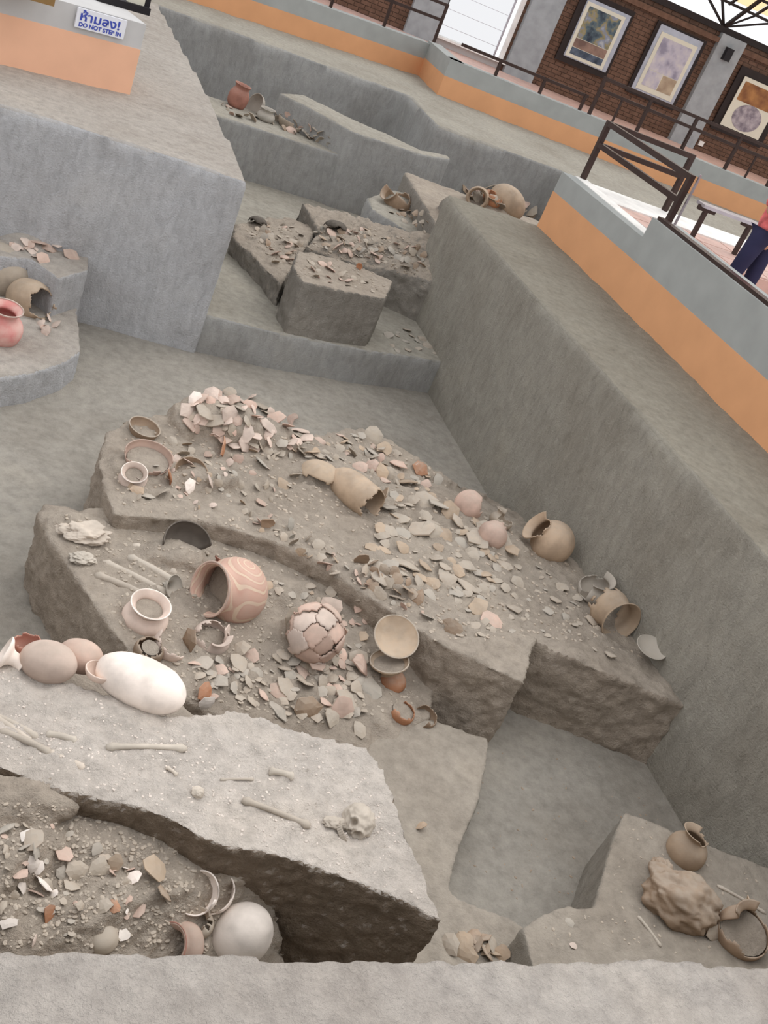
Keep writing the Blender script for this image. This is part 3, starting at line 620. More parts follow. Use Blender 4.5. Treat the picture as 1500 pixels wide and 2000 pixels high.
vessel('jar_lid', 'thin curved tan plate standing behind the long brown jar', 'bowl', C_TAN, 628, 922, 630, 930, 46, (-.1, -.2, -.9), cut=lambda t, z: z > -.05, cat='pot fragment', seed=22, sink=.2)
vessel('round_pot', 'half-buried pinkish round pot near the right bank', 'globe', C_PINK, 918, 985, 918, 1005, 31, (.85, -.2, .3), seed=23, cut=lambda t, z: z > .7, sink=.1)
vessel('round_pot', 'small round reddish pot with a pale broken neck beside the pinkish one', 'globe', C_PINK, 962, 1045, 962, 1062, 28, (.5, .7, .5), seed=24, cut=lambda t, z: z > .9)
vessel('broken_neck', 'pale broken pot neck between the two round pots and the globular one', 'squat', C_BUFF, 980, 1015, 980, 1030, 24, (.2, .2, 1), cut=lambda t, z: z > .1 and math.cos(t) < .2, seed=25, cat='pot fragment')
vessel('globular_pot', 'large tan globular pot leaning against the right bank', 'globe', C_TAN, 1078, 1058, 1078, 1090, 42, (-.8, .25, .45), seed=26, cut=lambda t, z: z > .95 and math.cos(t - 1) > .2)
vessel('broken_jar', 'big broken tan jar with an arched mouth facing forward at the right bank', 'wide_mouth', C_TAN, 1200, 1200, 1222, 1248, 44, (.08, -.97, .12), cut=lambda t, z: z < -.7, seed=27, jag=.5, back=.1, cat='jar')
vessel('broken_jar', 'grey broken half jar behind the arched tan one', 'squat', C_GREY, 1165, 1150, 1150, 1172, 36, (-.2, -.1, 1), cut=lambda t, z: z > .1 and math.cos(t - 3.4) > .1, seed=28, jag=.5, cat='jar', back=.0)
vessel('shallow_dish', 'grey shallow dish tilted at the foot of the right bank', 'dish', C_GREY, 1272, 1266, 1266, 1284, 32, (-.1, -.15, 1), cat='dish', seed=29, back=-1.0)
# between the pale pedestal and the left-hand platform
vessel('egg_pot', 'large white egg-shaped pot lying against the pale pedestal', 'long_egg', C_WHITE, 276, 1334, 300, 1415, 51, (.93, -.44, -.02), seed=30, back=.9)
vessel('egg_pot', 'white rounded pot with a drawn-out neck at the left frame edge', 'egg', C_PALE, 95, 1293, 95, 1350, 42, (.95, -.25, -.02), seed=31, back=.75)
vessel('pot_neck', 'pale flared neck of the rounded pot at the left frame edge', 'stem', C_WHITE, 14, 1280, 20, 1325, 34, (-.9, .2, .3), seed=32, cat='pot fragment', back=.75)
vessel('flat_pot', 'pinkish collapsed pot between the two white rounded pots', 'egg', C_PINK, 158, 1282, 175, 1365, 34, (.93, -.35, 0), seed=33, back=2.2)
vessel('broken_pot', 'broken pot with a dark red inside at the far left behind the white rounded pots', 'globe', C_REDDISH, 52, 1258, 60, 1335, 28, (-.2, .1, 1), cut=lambda t, z: z > .3, seed=34, back=2.2)
vessel('rounded_fragment', 'small pale pot bottom left of the large egg-shaped pot', 'bowl', C_PALE, 195, 1312, 205, 1380, 30, (.1, .1, 1), cat='pot fragment', seed=35, back=1.4)
# in the hollow in front
vessel('egg_pot', 'large pale egg-shaped pot partly hidden by the front rim', 'egg', C_WHITE, 468, 1828, 470, 1850, 58, (.35, -.1, .9), seed=36, back=0)
vessel('round_pot', 'pinkish pot with a wide dark mouth turned left, behind the front rim', 'squat', C_PINK, 352, 1848, 345, 1862, 48, (-.8, -.3, .55), seed=37, rim=C_REDDISH)
vessel('broken_pot', 'dark-rimmed broken pot between the wide-mouthed pot and the large egg-shaped one', 'squat', C_BUFF, 388, 1805, 388, 1822, 30, (-.4, -.1, .9), cut=lambda t, z: z > .3 and math.cos(t) > .3, seed=38, jag=.6)
vessel('half_buried_pot', 'pale domed pot half buried below the left part of the front hollow', 'bowl', C_BUFF, 200, 1832, 205, 1850, 32, (.2, .1, -1), seed=39, cat='pot fragment')
vessel('curved_shell', 'white curved pot wall standing up against the pedestal, right one of a pair', 'bowl', C_WHITE, 418, 1744, 420, 1772, 44, (-.55, -.2, .8), cut=lambda t, z: z > .1 and math.cos(t) > .5, seed=40, jag=.3, cat='pot fragment')
vessel('curved_shell', 'white curved pot wall with a dark edge, left one of a pair', 'bowl', C_WHITE, 388, 1746, 385, 1778, 44, (-.6, -.2, .75), cut=lambda t, z: z > .1 and math.cos(t) > .3, seed=41, jag=.3, cat='pot fragment')
# lower right platform
vessel('round_pot', 'tan pot with a broken flared rim at the back of the lower right platform', 'globe', C_TAN, 1342, 1660, 1342, 1690, 38, (.12, .1, .95), seed=42, sink=.05, cut=lambda t, z: z > 1.0 and math.cos(t - 3.3) > .2)
vessel('broken_pot', 'broken brown pot with a raised pale rim piece at the lower right frame edge', 'globe', C_BROWN, 1450, 1822, 1452, 1862, 50, (-.2, -.2, 1), cut=lambda t, z: z > .25 and math.cos(t - 2.6) < .7, seed=43, jag=.5, fill=(.1, .95))
# left pedestal
vessel('rose_pot', 'rose-painted pot with an open mouth on the pale pedestal at the left edge', 'globe', C_ROSE, 2, 640, 5, 680, 39, (.05, -.1, 1), rim=C_PALE, seed=44)
vessel('broken_jar', 'broken brown jar with a jagged dark opening to the right of the rose-painted pot', 'jar', C_TAN, 60, 586, 70, 622, 40, (.62, -.72, .2), seed=45, cut=lambda t, z: z > .75, jag=.5, cat='jar', back=.3)
vessel('crushed_jar', 'large crushed buff jar lying behind the broken brown one', 'jar', C_BUFF, 8, 525, 15, 560, 55, (.8, .1, -.3), seed=46, cat='jar', cut=lambda t, z: z > .9, sink=.2)
# far terraces
vessel('round_pot', 'small reddish pot with a wide brim on the narrow terrace behind the left bank', 'jar', C_REDDISH, 466, 190, 468, 216, 19, (.1, 0, 1), seed=47)
vessel('broken_bowl', 'pale broken bowl standing on edge beside the small reddish pot', 'bowl', C_GREY, 500, 205, 497, 222, 22, (-.8, -.4, .3), cat='bowl', seed=48)
vessel('round_pot', 'small grey pot among sherds half way along the narrow terrace', 'squat', C_GREY, 520, 226, 520, 240, 18, (0, 0, 1), seed=49)
vessel('broken_bowl', 'low broken bowl near the middle of the narrow terrace', 'bowl', C_BUFF, 568, 240, 568, 255, 27, (.1, 0, 1), cat='bowl', seed=50, cut=lambda t, z: z > 0 and math.sin(t) < 0)
vessel('broken_jar', 'hollow pale jar showing a round opening at the top corner of the right bank', 'jar', C_TAN, 932, 390, 935, 400, 22, (-.4, -.8, .2), seed=51, cat='jar', cut=lambda t, z: z < -.3, sink=-.1)
vessel('crushed_jar', 'large crushed tan jar behind the top end of the right bank', 'egg', C_TAN, 990, 398, 990, 412, 30, (.7, -.4, -.3), seed=52, cat='jar', sink=-.1)
vessel('crushed_jar', 'orange-brown crushed jar between the hollow pale jar and the large tan one', 'globe', C_ORANGE, 962, 388, 962, 405, 20, (.2, -.2, 1), seed=53, cut=lambda t, z: z > .4, cat='jar')
vessel('half_jar', 'half jar with a dark hollow on the raised ledge under the right bank corner', 'jar', C_BROWN, 775, 395, 778, 405, 24, (-.6, -.2, .4), cut=lambda t, z: math.sin(t) > .3 and z > -.2, seed=54, cat='jar', sink=-.1)
vessel('half_pot', 'small dark broken pot at the back of the curved low ridge', 'bowl', C_DARK, 503, 435, 505, 442, 20, (0, -.3, -1), cat='pot fragment', seed=55, cut=lambda t, z: z > -.1)
vessel('half_pot', 'arched dark sherd dome in the middle of the broad far platform', 'bowl', C_DARK, 655, 447, 655, 455, 26, (0, -.3, -1), cat='pot fragment', seed=56, cut=lambda t, z: z > -.15)

# concretion lumps
def lump(name, label, cx, cy, bx, by, rx, ry, mat, cat='lump', seed=0, flat=.8, amp=.25):
    h, n = hit(bx, by); k = mpp(h); c = at_depth(cx, cy, depth(h) + ry * k * .3)
    bm = bmesh.new(); bmesh.ops.create_icosphere(bm, subdivisions=5, radius=1)
    for v in bm.verts:
        d = noise.fractal(v.co * 1.6 + Vector((seed, 0, 0)), 1.0, 2.0, 5); v.co *= 1 + amp * d
        v.co = Vector((v.co.x * rx * k, v.co.y * ry * k, v.co.z * ry * k * flat))
    o = bm_obj(name, bm, mat, None, True); o.location = c; tag(o, label, cat); return o
o = lump('crushed_vessel', 'big rough earth-crusted vessel lump in the middle of the lower right platform', 1328, 1758, 1325, 1800, 84, 60, C_BROWN, 'lump', 3); o.rotation_euler = (0, 0, -.55)
lump('crusted_neck', 'small crusted knob at the upper left end of the rough vessel lump', 1292, 1695, 1292, 1715, 24, 22, C_BROWN, 'lump', 9)
lump('bone_cluster', 'crumbling cluster of crushed ribs and skull at the top of the left-hand platform', 165, 1040, 165, 1055, 50, 30, C_BONE, 'bones', 12, .5, .45)
lump('bone_cluster', 'rough bony clod on the left-hand platform next to its long bones', 160, 1090, 160, 1100, 24, 16, C_BONE, 'bones', 15, .6, .4)
lump('bone_end', 'small rounded knob of bone in the middle of the pale pedestal', 386, 1548, 386, 1558, 13, 13, C_BONE, 'bone', 17, .9, .15)

# bones
def bone(label, a, b, r0, mat=C_BONE, group=None, knob=1.5, up=.3):
    pa, _ = hit(*a); pb, _ = hit(*b); k = mpp(pa); r = r0 * k; pa = pa + Z_ * r * up; pb = pb + Z_ * r * up
    d = pb - pa; L = d.length; bm = bmesh.new(); seg, ns = 10, 14; rings = []
    for i in range(ns + 1):
        t = i / ns; e = abs(2 * t - 1); rr_ = r * (.62 + (knob - .62) * e ** 6) * (.35 if i in (0, ns) else 1)
        x = L * (t - .5)
        rings.append([bm.verts.new((x, rr_ * math.cos(2 * math.pi * q / seg) * (1.15 if e > .85 else 1) + r * .4 * math.sin(t * 3.1), rr_ * math.sin(2 * math.pi * q / seg))) for q in range(seg)])
    for i in range(ns):
        for q in range(seg): bm.faces.new((rings[i][q], rings[i][(q + 1) % seg], rings[i + 1][(q + 1) % seg], rings[i + 1][q]))
    bm.faces.new(rings[0][::-1]); bm.faces.new(rings[-1]); bmesh.ops.recalc_face_normals(bm, faces=bm.faces)
    o = bm_obj('long_bone', bm, mat, None, True); o.location = (pa + pb) / 2; o.rotation_mode = 'QUATERNION'; o.rotation_quaternion = d.to_track_quat('X', 'Z')
    tag(o, label, 'bone', group); return o
G1 = 'bones on the pale pedestal'
bone('long straight pale bone lying across the left part of the pale pedestal', (207, 1461), (364, 1464), 9, group=G1)
bone('long bone pointing to the skull on the pale pedestal', (472, 1564), (605, 1616), 9, group=G1)
bone('thin short bone half sunk in the middle of the pale pedestal', (430, 1524), (495, 1523), 4, group=G1)
bone('broad half-buried bone behind the thin short one', (525, 1508), (572, 1520), 10, group=G1)
bone('small bone splinter between the knob and the long straight bone', (325, 1500), (345, 1515), 5, group=G1)
for i, (a, b) in enumerate([((-20, 1392), (75, 1440)), ((0, 1425), (100, 1470)), ((90, 1432), (150, 1446)), ((95, 1468), (165, 1500)), ((-10, 1400), (60, 1450))]):
    bone(['uppermost of the sunken leg bones at the left edge of the pedestal', 'middle leg bone of the bundle at the left edge of the pedestal', 'short pointed bone end right of the leg bone bundle', 'lowest leg bone nearest the broken front edge of the pedestal', 'thin bone squeezed between the leg bones at the left edge'][i], a, b, 11, group=G1, knob=1.0, up=-.25)
G2 = 'bones on the left-hand platform'
for i, (a, b) in enumerate([((200, 1095), (330, 1160)), ((185, 1120), (290, 1165)), ((250, 1085), (350, 1140)), ((260, 1062), (345, 1120))]):
    bone(['long bone running from the rib cluster towards the flared-rim pot', 'front long bone of the left-hand platform', 'dark-sided long bone behind the other two', 'rearmost long bone beside the half-buried dark bowl'][i], a, b, 12, group=G2, knob=1.0, up=-.25)
bone('curved bone-like root in front of the rough vessel lump', (1245, 1790), (1290, 1850), 5, knob=1)
bone('long pale curved bone running to the right frame edge', (1400, 1730), (1495, 1785), 5, knob=1)

# skull
def skull(cx, cy, bx, by, rpx):
    h, n = hit(bx, by); k = mpp(h); r = rpx * k; c = at_depth(cx, cy, depth(h) + r * .2); c.z -= r * .12
    root = empty('skull', c); tag(root, 'human skull with empty eye sockets lying at the right end of the pale pedestal', 'skull')
    bm = bmesh.new(); bmesh.ops.create_icosphere(bm, subdivisions=5, radius=1)
    holes = [(Vector((-.36, -.84, .05)), .26, .4), (Vector((.30, -.88, .0)), .26, .4), (Vector((-.05, -.9, -.38)), .15, .3)]
    for v in bm.verts:
        p = v.co.copy(); q = p.copy()
        if p.y < -.3 and p.z < -.1: q.x *= .78
        for hc, hr, hd in holes:
            d = (p - hc.normalized()).length
            if d < hr * 1.6: q -= p * hd * max(0, 1 - (d / hr) ** 3) if d < hr else p * 0; q += p * .07 * math.exp(-((d - hr * 1.15) / .08) ** 2)
        q *= 1 + .10 * noise.fractal(p * 3, 1, 2, 5)
        v.co = Vector((q.x * .92, q.y * 1.15, q.z * .9)) * r
    o = bm_obj('cranium', bm, C_BONE, root, True)
    bm = bmesh.new(); segs = 16
    pts = [(math.cos(math.pi * (i / segs)) * .62, -.95 - math.sin(math.pi * i / segs) * .42, -.72) for i in range(segs + 1)]
    for i in range(segs): add_bar(bm, Vector(pts[i]) * r, Vector(pts[i + 1]) * r, .16 * r, .26 * r)
    bm_obj('mandible', bm, C_BONE, root)
    for i in range(5):
        a = math.pi * (.25 + .5 * i / 7); bm = bmesh.new(); add_box(bm, Vector((math.cos(a) * .5, -.9 - math.sin(a) * .38, -.52)) * r, (.07 * r, .07 * r, .12 * r)); bm_obj('tooth', bm, C_WHITE, root)
    root.rotation_euler = (R_(-30), R_(38), R_(-48)); return root
skull(700, 1602, 700, 1618, 37)
lump('jaw_bone', 'crushed jaw and cheek bones left of the skull', 655, 1608, 655, 1615, 26, 15, C_BONE, 'bone', 21, .6, .3)

# ------------------------------------------------------------------ sherds
def sherd_mesh(i):
    rd = random.Random(100 + i); n = rd.randint(6, 9); bm = bmesh.new()
    ang = sorted(2 * math.pi * (k + rd.uniform(-.3, .3)) / n for k in range(n)); rad = [rd.uniform(.62, 1.05) for _ in ang]
    cu = rd.uniform(.12, .38); cv = rd.uniform(0, .2); st = rd.uniform(.75, 1.3); th = rd.uniform(.07, .11)
    def pt(a, r, s):
        x = math.cos(a) * r * st; y = math.sin(a) * r; return (x, y, -cu * y * y - cv * x * x + cu * .3 + s)
    top = [bm.verts.new(pt(a, r, 0)) for a, r in zip(ang, rad)]; mt = [bm.verts.new(pt(a, r * .5, 0)) for a, r in zip(ang, rad)]; ct = bm.verts.new(pt(0, 0, 0))
    bot = [bm.verts.new(pt(a, r, -th)) for a, r in zip(ang, rad)]; cb = bm.verts.new(pt(0, 0, -th))
    for k in range(n):
        j = (k + 1) % n
        bm.faces.new((top[k], top[j], mt[j], mt[k])); bm.faces.new((mt[k], mt[j], ct)); bm.faces.new((top[j], top[k], bot[k], bot[j])); bm.faces.new((bot[j], bot[k], cb))
    bmesh.ops.recalc_face_normals(bm, faces=bm.faces)
    me = bpy.data.meshes.new('pottery_sherd'); bm.to_mesh(me); bm.free(); return me
POOL = {}
def sherd_data(i, mat):
    k = (i, mat.name)
    if k not in POOL: me = sherd_mesh(i); me.materials.append(mat); POOL[k] = me
    return POOL[k]
count = [0]
def sherd(px, py, spx, mat, label, group=None, tilt=15, az=None, lift=.1, i=None, name='pottery_sherd', flat_n=True):
    h, n = hit(px, py); k = mpp(h); s = spx * k
    o = link(name, sherd_data(random.randrange(14) if i is None else i, mat)); count[0] += 1
    n = (n * .5 + Z_).normalized()
    q = n.to_track_quat('Z', 'Y'); az = random.uniform(0, 360) if az is None else az
    o.rotation_mode = 'QUATERNION'
    o.rotation_quaternion = q @ Matrix.Rotation(R_(az), 4, 'Z').to_quaternion() @ Matrix.Rotation(R_(tilt), 4, 'X').to_quaternion()
    o.scale = (s, s, s); t = abs(math.sin(R_(tilt)))
    o.location = h + Z_ * (s * (lift + .45 * t)); tag(o, label, 'sherd', group); return o
def inside(x, y, poly):
    c = False; j = len(poly) - 1
    for i in range(len(poly)):
        if (poly[i][1] > y) != (poly[j][1] > y) and x < (poly[j][0] - poly[i][0]) * (y - poly[i][1]) / (poly[j][1] - poly[i][1]) + poly[i][0]: c = not c
        j = i
    return c
CN = {'buff_clay': 'buff', 'pinkish_clay': 'pinkish', 'pale_pink_clay': 'pale pink', 'whitish_clay': 'whitish', 'orange_clay': 'orange', 'brown_clay': 'brown', 'tan_clay': 'tan', 'grey_clay': 'grey'}
MARKS = [(455, 1150, 'the painted pot'), (285, 1195, 'the flared-rim pot'), (612, 1220, 'the crushed pink pot'), (772, 1250, 'the upturned round dish'), (768, 1325, 'the orange pot bottom'), (790, 1395, 'the brown half pot'),
         (281, 838, 'the small brown-sided bowl'), (260, 935, 'the soil-filled pale pot'), (372, 925, 'the buried rim arc'), (690, 960, 'the long brown jar'), (628, 915, 'the curved tan plate'), (825, 1035, 'the largest flat sherd'), (918, 985, 'the pinkish round pot'),
         (962, 1045, 'the reddish round pot'), (1078, 1058, 'the globular pot'), (1205, 1190, 'the arched jar'), (1276, 1266, 'the grey dish'), (440, 880, 'the upright orange-brown sherd'), (725, 858, 'the long dark-edged sherd'), (520, 1030, 'the brown sherd on edge'),
         (400, 1383, 'the white upright sherd'), (600, 1395, 'the leaning brown sherd'), (705, 1305, 'the large pinkish sherd'), (590, 1310, 'the pale flat sherd'), (415, 1250, 'the broken pale pot'), (300, 1700, 'the large tan sherd'), (345, 1850, 'the wide-mouthed pot'), (200, 1832, 'the domed buried pot'),
         (85, 1715, 'the two white sherds'), (820, 920, 'the orange-red sherd'), (930, 1200, 'the sunken pinkish sherd'), (365, 1062, 'the black-inside bowl'), (1045, 1250, 'the trench corner'), (467, 190, 'the reddish brimmed pot'), (563, 235, 'the low broken bowl'), (640, 270, 'the terrace end'),
         (503, 435, 'the dark broken pot'), (555, 500, 'the ridge bend'), (655, 447, 'the dark sherd dome'), (800, 500, 'the right bank face')]
def sherd_mx(px, py, spx, tilt, az):
    h, n = hit(px, py); s = spx * mpp(h); n = (n * .5 + Z_).normalized(); t = abs(math.sin(R_(tilt)))
    return Matrix.Translation(h + Z_ * s * (.1 + .45 * t)) @ n.to_track_quat('Z', 'Y').to_matrix().to_4x4() @ Matrix.Rotation(R_(az), 4, 'Z') @ Matrix.Rotation(R_(tilt), 4, 'X') @ Matrix.Scale(s, 4)
USED = set()
def scatter(poly, n, size, tilt, mats, place, group, mind=.8, extra=0):
    xs = [p[0] for p in poly]; ys = [p[1] for p in poly]; pts = []; tries = 0
    while len(pts) < n + extra and tries < (n + extra) * 60:
        tries += 1; x = random.uniform(min(xs), max(xs)); y = random.uniform(min(ys), max(ys)); s = random.uniform(*size) if len(pts) < n else random.uniform(size[0] * .55, (size[0] + size[1]) * .42)
        if not inside(x, y, poly) or any((x - a) ** 2 + (y - b) ** 2 < (mind * (s + c) / 2 * (1.5 if len(pts) < n else .9)) ** 2 for a, b, c in pts): continue
        pts.append((x, y, s))
    bm = bmesh.new(); ml = []; k = 0
    for x, y, s in pts:
        k += 1; m = random.choice(mats); tl = random.uniform(*tilt) * random.choice((-1, 1)); az = random.uniform(0, 360)
        if k <= n:
            f = (s - size[0]) / max(.01, size[1] - size[0])
            mk = min(MARKS, key=lambda q: (q[0] - x) ** 2 + (q[1] - y) ** 2)
            side = ('right of' if x > mk[0] + 25 else 'left of' if x < mk[0] - 25 else 'behind' if y < mk[1] else 'in front of')
            lab = ('small ' if f < .33 else 'mid-sized ' if f < .67 else 'large ') + CN[m.name] + ' sherd ' + ('lying flat ' if abs(tl) < 18 else 'tilted ' if abs(tl) < 42 else 'on edge ') + side + ' ' + mk[2]
            if len(lab.split()) + len(place.split()) <= 16: lab += ', ' + place
            if lab in USED:
                m2 = sorted(MARKS, key=lambda q: (q[0] - x) ** 2 + (q[1] - y) ** 2)[1]
                lab = ' '.join(lab.split(' sherd ')[0].split()) + ' sherd between ' + mk[2] + ' and ' + m2[2]
            if lab in USED:
                lab = lab.replace(' sherd between', ' sherd, ' + ('flat,' if abs(tl) < 18 else 'tilted,' if abs(tl) < 42 else 'upright,') + ' between')
                if len(lab.split()) > 16: lab = lab.replace('the ', '')
            USED.add(lab)
            sherd(x, y, s, m, lab, group, tilt=tl, az=az)
        else:
            me = sherd_data(random.randrange(14), m); n0 = len(bm.verts); bm.from_mesh(me); bm.verts.ensure_lookup_table()
            bmesh.ops.transform(bm, matrix=sherd_mx(x, y, s, tl, az), verts=bm.verts[n0:])
            if m not in ml: ml.append(m)
            bm.faces.ensure_lookup_table()
            for f_ in bm.faces[-len(me.polygons):]: f_.material_index = ml.index(m)
    if extra:
        me = bpy.data.meshes.new('small_sherds')
        bm.to_mesh(me)
        for m in ml: me.materials.append(m)
        o = link('small_sherds', me); tag(o, 'litter of smaller sherds, ' + place, 'sherds', kind='stuff')
    bm.free()
DUSTY = [C_BUFF, C_BUFF, C_GREY, C_PINK, C_TAN]
PINKS = [C_PALE, C_PINK, C_PALE, C_BUFF]
scatter([(350, 800), (380, 768), (470, 765), (560, 815), (600, 850), (590, 880), (480, 880), (400, 850), (370, 850)], 30, (15, 26), (15, 50), PINKS, 'back left heap', 'sherds of the back left heap', .6, 30)
scatter([(470, 870), (600, 860), (700, 845), (760, 880), (860, 940), (830, 970), (760, 950), (680, 910), (600, 900), (500, 900)], 20, (12, 22), (5, 50), DUSTY, 'long platform', 'sherds along the back edge', .7, 50)
scatter([(240, 960), (270, 880), (340, 860), (450, 890), (560, 910), (600, 960), (480, 1000), (330, 990), (260, 985)], 20, (10, 19), (10, 65), DUSTY + PINKS[:2], 'long platform', 'sherds over the left end', .8, 45)
scatter([(450, 985), (530, 1010), (640, 1075), (740, 1140), (850, 1215), (830, 1225), (740, 1175), (620, 1105), (500, 1040)], 14, (11, 18), (20, 75), DUSTY, 'front edge', 'sherds along the front edge', .9, 25)
scatter([(750, 970), (860, 960), (950, 1010), (1000, 1080), (980, 1150), (860, 1190), (760, 1150), (700, 1080), (740, 1030)], 36, (14, 30), (3, 28), [C_BUFF, C_BUFF, C_GREY, C_BUFF, C_TAN], 'long platform', 'sherds in the middle of the long platform', .55, 60)
scatter([(700, 1090), (780, 1120), (830, 1180), (780, 1195), (720, 1150)], 10, (13, 22), (40, 75), [C_BROWN, C_BUFF], 'long platform', 'sherds on edge', .6, 8)
scatter([(980, 1100), (1080, 1110), (1180, 1220), (1250, 1300), (1150, 1280), (1040, 1230), (900, 1250), (880, 1200)], 14, (10, 20), (3, 25), [C_BUFF, C_GREY, C_BUFF], 'long platform', 'sherds on the right end', .9, 30)
scatter([(380, 1290), (470, 1270), (560, 1280), (700, 1260), (730, 1340), (740, 1390), (640, 1410), (500, 1385), (400, 1370), (370, 1330)], 34, (14, 27), (5, 35), [C_BUFF, C_BUFF, C_PINK, C_GREY, C_BUFF], 'left-hand platform', 'sherds paving the left-hand platform', .55, 70)
scatter([(480, 1100), (560, 1130), (700, 1170), (740, 1230), (690, 1260), (520, 1150)], 9, (10, 17), (5, 40), DUSTY, 'by the groove', 'sherds near the groove', .9, 20)
scatter([(0, 1600), (80, 1590), (170, 1650), (260, 1700), (300, 1780), (240, 1840), (0, 1840)], 18, (12, 25), (10, 55), [C_WHITE, C_BUFF, C_PINK, C_GREY, C_BUFF], 'front hollow', 'sherds in the front hollow', .8, 40)
scatter([(875, 1850), (920, 1825), (975, 1850), (980, 1870), (880, 1868)], 9, (17, 28), (20, 60), [C_BUFF, C_TAN, C_BROWN], 'heap by the rim', 'sherds of the small heap', .5, 8)
FAR_M = [C_BUFF, C_BROWN, C_GREY, C_PINK, C_BUFF]
scatter([(475, 440), (540, 435), (600, 455), (570, 510), (545, 530), (510, 480)], 7, (9, 15), (10, 60), FAR_M, 'curved ridge', 'sherds on the curved ridge', .7, 30)
scatter([(610, 450), (680, 435), (770, 470), (830, 490), (830, 530), (740, 515), (640, 490)], 10, (9, 15), (10, 60), FAR_M, 'broad far platform', 'sherds on the broad far platform', .7, 70)
scatter([(600, 510), (640, 510), (740, 560), (735, 572), (610, 545)], 6, (9, 15), (5, 50), [C_PINK, C_BUFF], 'flat-topped block', 'sherds on the flat-topped block', .9, 12)
scatter([(740, 660), (800, 640), (845, 675), (855, 692), (780, 690)], 5, (10, 16), (3, 20), [C_BUFF, C_GREY], 'low ledge at the right bank foot', 'sherds on the low ledge', 1.0, 10)
scatter([(430, 200), (500, 205), (560, 225), (640, 265), (665, 290), (600, 275), (500, 240), (440, 222)], 10, (9, 15), (10, 60), FAR_M, 'narrow terrace', 'sherds on the narrow terrace', .7, 30)
scatter([(745, 400), (800, 400), (845, 425), (830, 455), (780, 430)], 4, (9, 14), (10, 50), [C_BROWN, C_BUFF], 'raised ledge', 'sherds on the raised ledge', .8, 16)
scatter([(890, 378), (940, 365), (1010, 380), (1045, 425), (1000, 418), (920, 392)], 12, (13, 24), (15, 60), [C_TAN, C_BUFF, C_PINK], 'behind the right bank', 'sherds among the far broken jars', .5, 16)
scatter([(10, 470), (130, 475), (160, 505), (60, 520)], 6, (12, 24), (5, 40), [C_PALE, C_PINK], 'left pedestal', 'sherds on the left pedestal', .7, 8)
scatter([(70, 625), (108, 610), (120, 635), (85, 655)], 3, (11, 17), (20, 60), [C_PALE, C_PINK], 'by the brown jar', 'flakes by the brown jar', .8, 4)
# sherds that stand out one by one
def one(px, py, s, m, lab, tilt=15, az=0, i=0, lift=.15): return sherd(px, py, s, m, lab, None, tilt, az, lift, i)
one(445, 822, 24, C_PALE, 'large pale rounded sherd in the middle of the back left heap', 50, 10, 1)
one(380, 790, 20, C_WHITE, 'whitish sherd standing at the top left of the back heap', 60, 60, 2)
one(435, 885, 24, C_ORANGE, 'upright orange-brown triangular sherd in front of the back left heap', 75, 70, 3)
one(330, 940, 22, C_ORANGE, 'upright orange sherd near the left front of the long central platform', 70, 80, 4)
one(372, 958, 20, C_WHITE, 'white jagged sherd near the left front of the long central platform', 60, 60, 5)
one(738, 985, 26, C_BROWN, 'upright dark sherd closing the mouth of the long brown jar', 80, 80, 6)
one(825, 1035, 34, C_BUFF, 'largest flat buff sherd, right of the long brown jar', 12, 20, 7)
one(520, 1030, 18, C_BROWN, 'brown sherd standing on edge at the front of the long platform', 80, 70, 8)
one(960, 1215, 30, C_PINK, 'flat pinkish orange sherd sunk in the soil on the right end of the long platform', 4, 30, 9)
one(935, 1185, 30, C_TAN, 'flat tan sherd sunk in the soil behind the pinkish orange one', 4, 60, 10)
one(820, 920, 20, C_ORANGE, 'narrow orange-red sherd at the far edge of the long platform', 30, 40, 11)
one(725, 858, 26, C_BUFF, 'long dark-edged sherd at the back corner of the long platform', 35, 0, 12)
one(570, 1215, 28, C_BUFF, 'big brown curved sherd left of the crushed pink pot', 60, 95, 13)
one(640, 1195, 26, C_PALE, 'pale pink sherd slipping over the crushed pink pot', 40, 10, 1, .2)
one(655, 1240, 26, C_PINK, 'pink upright sherd at the right of the crushed pink pot', 65, 60, 2)
one(590, 1310, 20, C_PINK, 'pale flat sherd below the crushed pink pot', 10, 0, 3)
one(705, 1305, 32, C_PINK, 'large pinkish sherd left of the waisted cup', 35, 60, 4)
one(600, 1395, 30, C_BROWN, 'large brown curved sherd leaning at the front of the left-hand platform', 55, 0, 5)
one(665, 1395, 28, C_PINK, 'pinkish curved sherd leaning beside the large brown one', 50, 10, 6)
one(700, 1425, 22, C_BUFF, 'thin buff sherd lying below the leaning pair on the bare slab', 10, 0, 7)
one(400, 1383, 20, C_WHITE, 'white sherd stuck upright on the back edge of the pale pedestal', 70, 20, 8)
one(400, 1360, 24, C_ORANGE, 'orange-red sherd right of the large egg-shaped pot', 50, 10, 9)
one(440, 1250, 26, C_PALE, 'pale flake standing on edge below the painted pot', 75, 80, 10)
one(365, 1260, 26, C_BROWN, 'brown curved sherd standing beside the pale half pot', 75, 100, 11)
one(300, 1700, 34, C_TAN, 'large tan sherd lying against the pedestal in the front hollow', 20, 20, 12)
one(225, 1690, 24, C_TAN, 'tan square sherd left of the large tan one', 35, 0, 13)
one(320, 1750, 26, C_BROWN, 'dark edged sherd below the large tan one', 40, 60, 2)
one(222, 1772, 14, C_ORANGE, 'small orange-tan sherd alone in the front hollow', 20, 0, 3)
one(65, 1695, 20, C_WHITE, 'white sherd at the left of the front hollow, upper of two', 40, 20, 4)
one(85, 1730, 22, C_WHITE, 'white sherd at the left of the front hollow, lower of two', 45, 50, 5)
one(60, 1645, 26, C_BUFF, 'brown-grey slab sherd at the upper left of the front hollow', 30, 40, 6)
one(95, 1790, 24, C_ORANGE, 'orange-brown sherd low in the left of the front hollow', 50, 30, 7)
